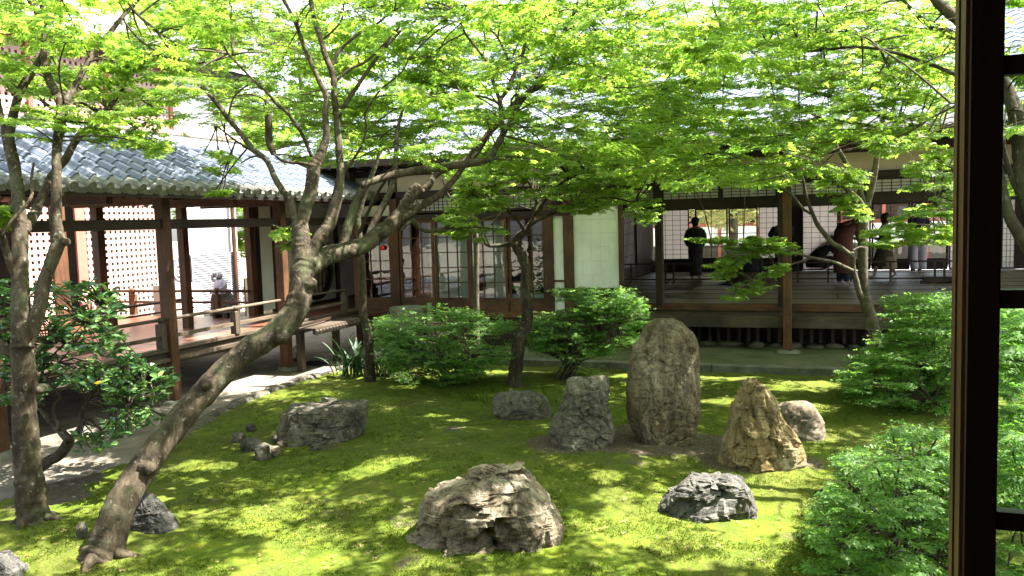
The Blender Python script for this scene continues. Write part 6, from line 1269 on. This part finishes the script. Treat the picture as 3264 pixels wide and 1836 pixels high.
# person bowed forward in a brown lace robe
f4 = spot(2688, 908)
bow = {'waist': (0,-.02,.63), 'chest': (0,.06,.745), 'neckb': (0,.13,.79), 'neck': (0,.165,.795), 'jaw': (0,.205,.775), 'head': (0,.235,.79), 'crown': (0,.262,.815), 'nose': (0,.265,.735), 'lear': (-.058,.225,.785), 'rear': (.058,.225,.785), 'lsh': (-.105,.09,.785), 'rsh': (.105,.09,.785), 'lel': (-.14,.15,.63), 'rel': (.14,.15,.63), 'lwr': (-.06,.25,.60), 'rwr': (.06,.25,.60), 'lpa': (-.04,.28,.60), 'rpa': (.04,.28,.60)}
person('person in a reddish brown lace robe bowing beside the crouching person', f4, -.75, 1.62, bow, [('robe', brown, [(0,0,.16,.125,.115,0),(0,0,.30,.13,.115,0),(0,0,.48,.135,.115,0),(0,-.01,.60,.13,.105,0),(0,.03,.72,.15,.105,.01),(0,.075,.79,.14,.085,.02),(0,.11,.825,.085,.06,.02),(0,.14,.825,.04,.04,.01)])], None, 'short', None, [('sleeve', brown, [(-.11,.09,.785),(-.15,.15,.64),(-.08,.23,.60)], [.055,.065,.06]), ('sleeve', brown, [(.11,.09,.785),(.15,.15,.64),(.08,.23,.60)], [.055,.065,.06]), ('trouser_leg', navy, [(-.05,0,.30),(-.052,.0,.16),(-.052,-.01,.05)], [.06,.05,.035]), ('trouser_leg', navy, [(.05,0,.30),(.052,.0,.16),(.052,-.01,.05)], [.06,.05,.035])])
# walking person in an olive dress
f5 = spot(2820, 888); H5 = P(2812, 680, Y=f5.y).z-FL
walk = {'lkn': (-.05,.11,.28), 'lan': (-.05,.15,.045), 'lto': (-.055,.25,.016), 'rkn': (.05,-.03,.28), 'ran': (.05,-.165,.065), 'rto': (.055,-.085,.014), 'lwr': (-.14,.10,.52), 'lpa': (-.135,.13,.50), 'rwr': (.12,.09,.60), 'rpa': (.10,.12,.61)}
person('person in a dark olive dress walking barefoot to the left', f5, math.pi/2, H5, walk, [('dress', olive, [(0,.01,.20,.115,.185,0),(0,.01,.32,.11,.15,0),(0,0,.48,.108,.108,0),(0,0,.60,.095,.085,0),(0,0,.72,.115,.09,0),(0,0,.79,.125,.07,0),(0,0,.825,.06,.05,0)])], None, 'bob', None, [('sleeve', olive, [(-.11,0,.79),(-.14,-.01,.64),(-.14,.07,.54)], [.045,.04,.032]), ('sleeve', olive, [(.11,0,.79),(.14,-.01,.65),(.12,.08,.60)], [.045,.04,.032])])
bg_ = P(2835, 835, Y=f5.y-.12); t = thing('cloth_bag', 'tan cloth bag hanging at the side of the walking person', 'bag', (bg_.x, bg_.y, bg_.z))
m = MB(); m.loft([[(bg_.x+rx*math.cos(a), bg_.y+.05*math.sin(a), bg_.z+z) for a in np.linspace(0, 2*math.pi, 16, endpoint=False)] for z, rx in ((-.17,.13),(-.12,.16),(.02,.15),(.12,.13))]); m.build('pouch', tan, t, True); MB().tube([(bg_.x-.11, bg_.y, bg_.z+.10), (bg_.x-.03, bg_.y+.04, bg_.z+.50), (bg_.x+.11, bg_.y, bg_.z+.10)], .010, 6).build('strap', tan, t, True)
f6 = spot(2925, 866); H6 = 1.68
person('person in pale grey trousers standing at the back of the hall behind the leaves', f6, .5, H6, {'lwr': (-.10,.14,.60), 'lpa': (-.07,.17,.60), 'rwr': (.10,.15,.61), 'rpa': (.07,.18,.61)}, [('shirt', navy, [(0,0,.47,.125,.10,0),(0,0,.58,.115,.09,0),(0,0,.72,.125,.092,0),(0,0,.79,.13,.075,0),(0,0,.83,.05,.045,0)])], None, 'short', None, [('trouser_leg', greyt, [(-.05,0,.52),(-.058,.02,.28),(-.054,-.01,.04)], [.082,.062,.055]), ('trouser_leg', greyt, [(.05,0,.52),(.07,.0,.28),(.062,-.02,.04)], [.082,.062,.055]), ('sleeve', navy, [(-.11,0,.79),(-.145,-.01,.65),(-.11,.12,.60)], [.048,.042,.032]), ('sleeve', navy, [(.11,0,.79),(.145,-.01,.65),(.11,.13,.61)], [.048,.042,.032])])
# kneeling person with a brown robe spread on the mats
f7 = spot(2390, 905)
kneel = {'pelvis': (0,-.03,.10), 'waist': (0,-.03,.20), 'chest': (0,-.02,.32), 'neckb': (0,-.015,.40), 'neck': (0,-.005,.43), 'jaw': (0,.005,.465), 'head': (0,.005,.51), 'crown': (0,0,.552), 'nose': (0,.06,.50), 'lear': (-.058,0,.505), 'rear': (.058,0,.505), 'lsh': (-.105,-.015,.38), 'rsh': (.105,-.015,.38), 'lel': (-.135,.0,.22), 'rel': (.135,.0,.22), 'lwr': (-.06,.12,.16), 'rwr': (.06,.12,.16), 'lpa': (-.04,.15,.15), 'rpa': (.04,.15,.15), 'lhip': (-.05,-.02,.09), 'rhip': (.05,-.02,.09), 'lkn': (-.07,.20,.05), 'rkn': (.07,.20,.05), 'lan': (-.05,-.06,.03), 'ran': (.05,-.06,.03), 'lto': (-.05,-.14,.015), 'rto': (.05,-.14,.015)}
person('person in black kneeling on the mats with a brown robe spread around', f7, 0.1, 1.6, kneel, [('spread_robe', olive, [(.03,-.06,.003,.46,.24,0),(.02,-.06,.03,.36,.20,0),(.01,-.03,.08,.24,.17,0),(0,-.02,.14,.16,.13,0),(0,-.03,.19,.11,.09,0)]), ('top', clothblack, [(0,-.03,.16,.13,.10,0),(0,-.03,.26,.125,.10,0),(0,-.02,.35,.135,.085,0),(0,-.015,.395,.09,.06,0),(0,-.012,.415,.045,.042,0)])], None, 'short', None, [('sleeve', clothblack, [(-.11,-.015,.37),(-.14,0,.22),(-.07,.11,.16)], [.05,.05,.045]), ('sleeve', clothblack, [(.11,-.015,.37),(.14,0,.22),(.07,.11,.16)], [.05,.05,.045])])
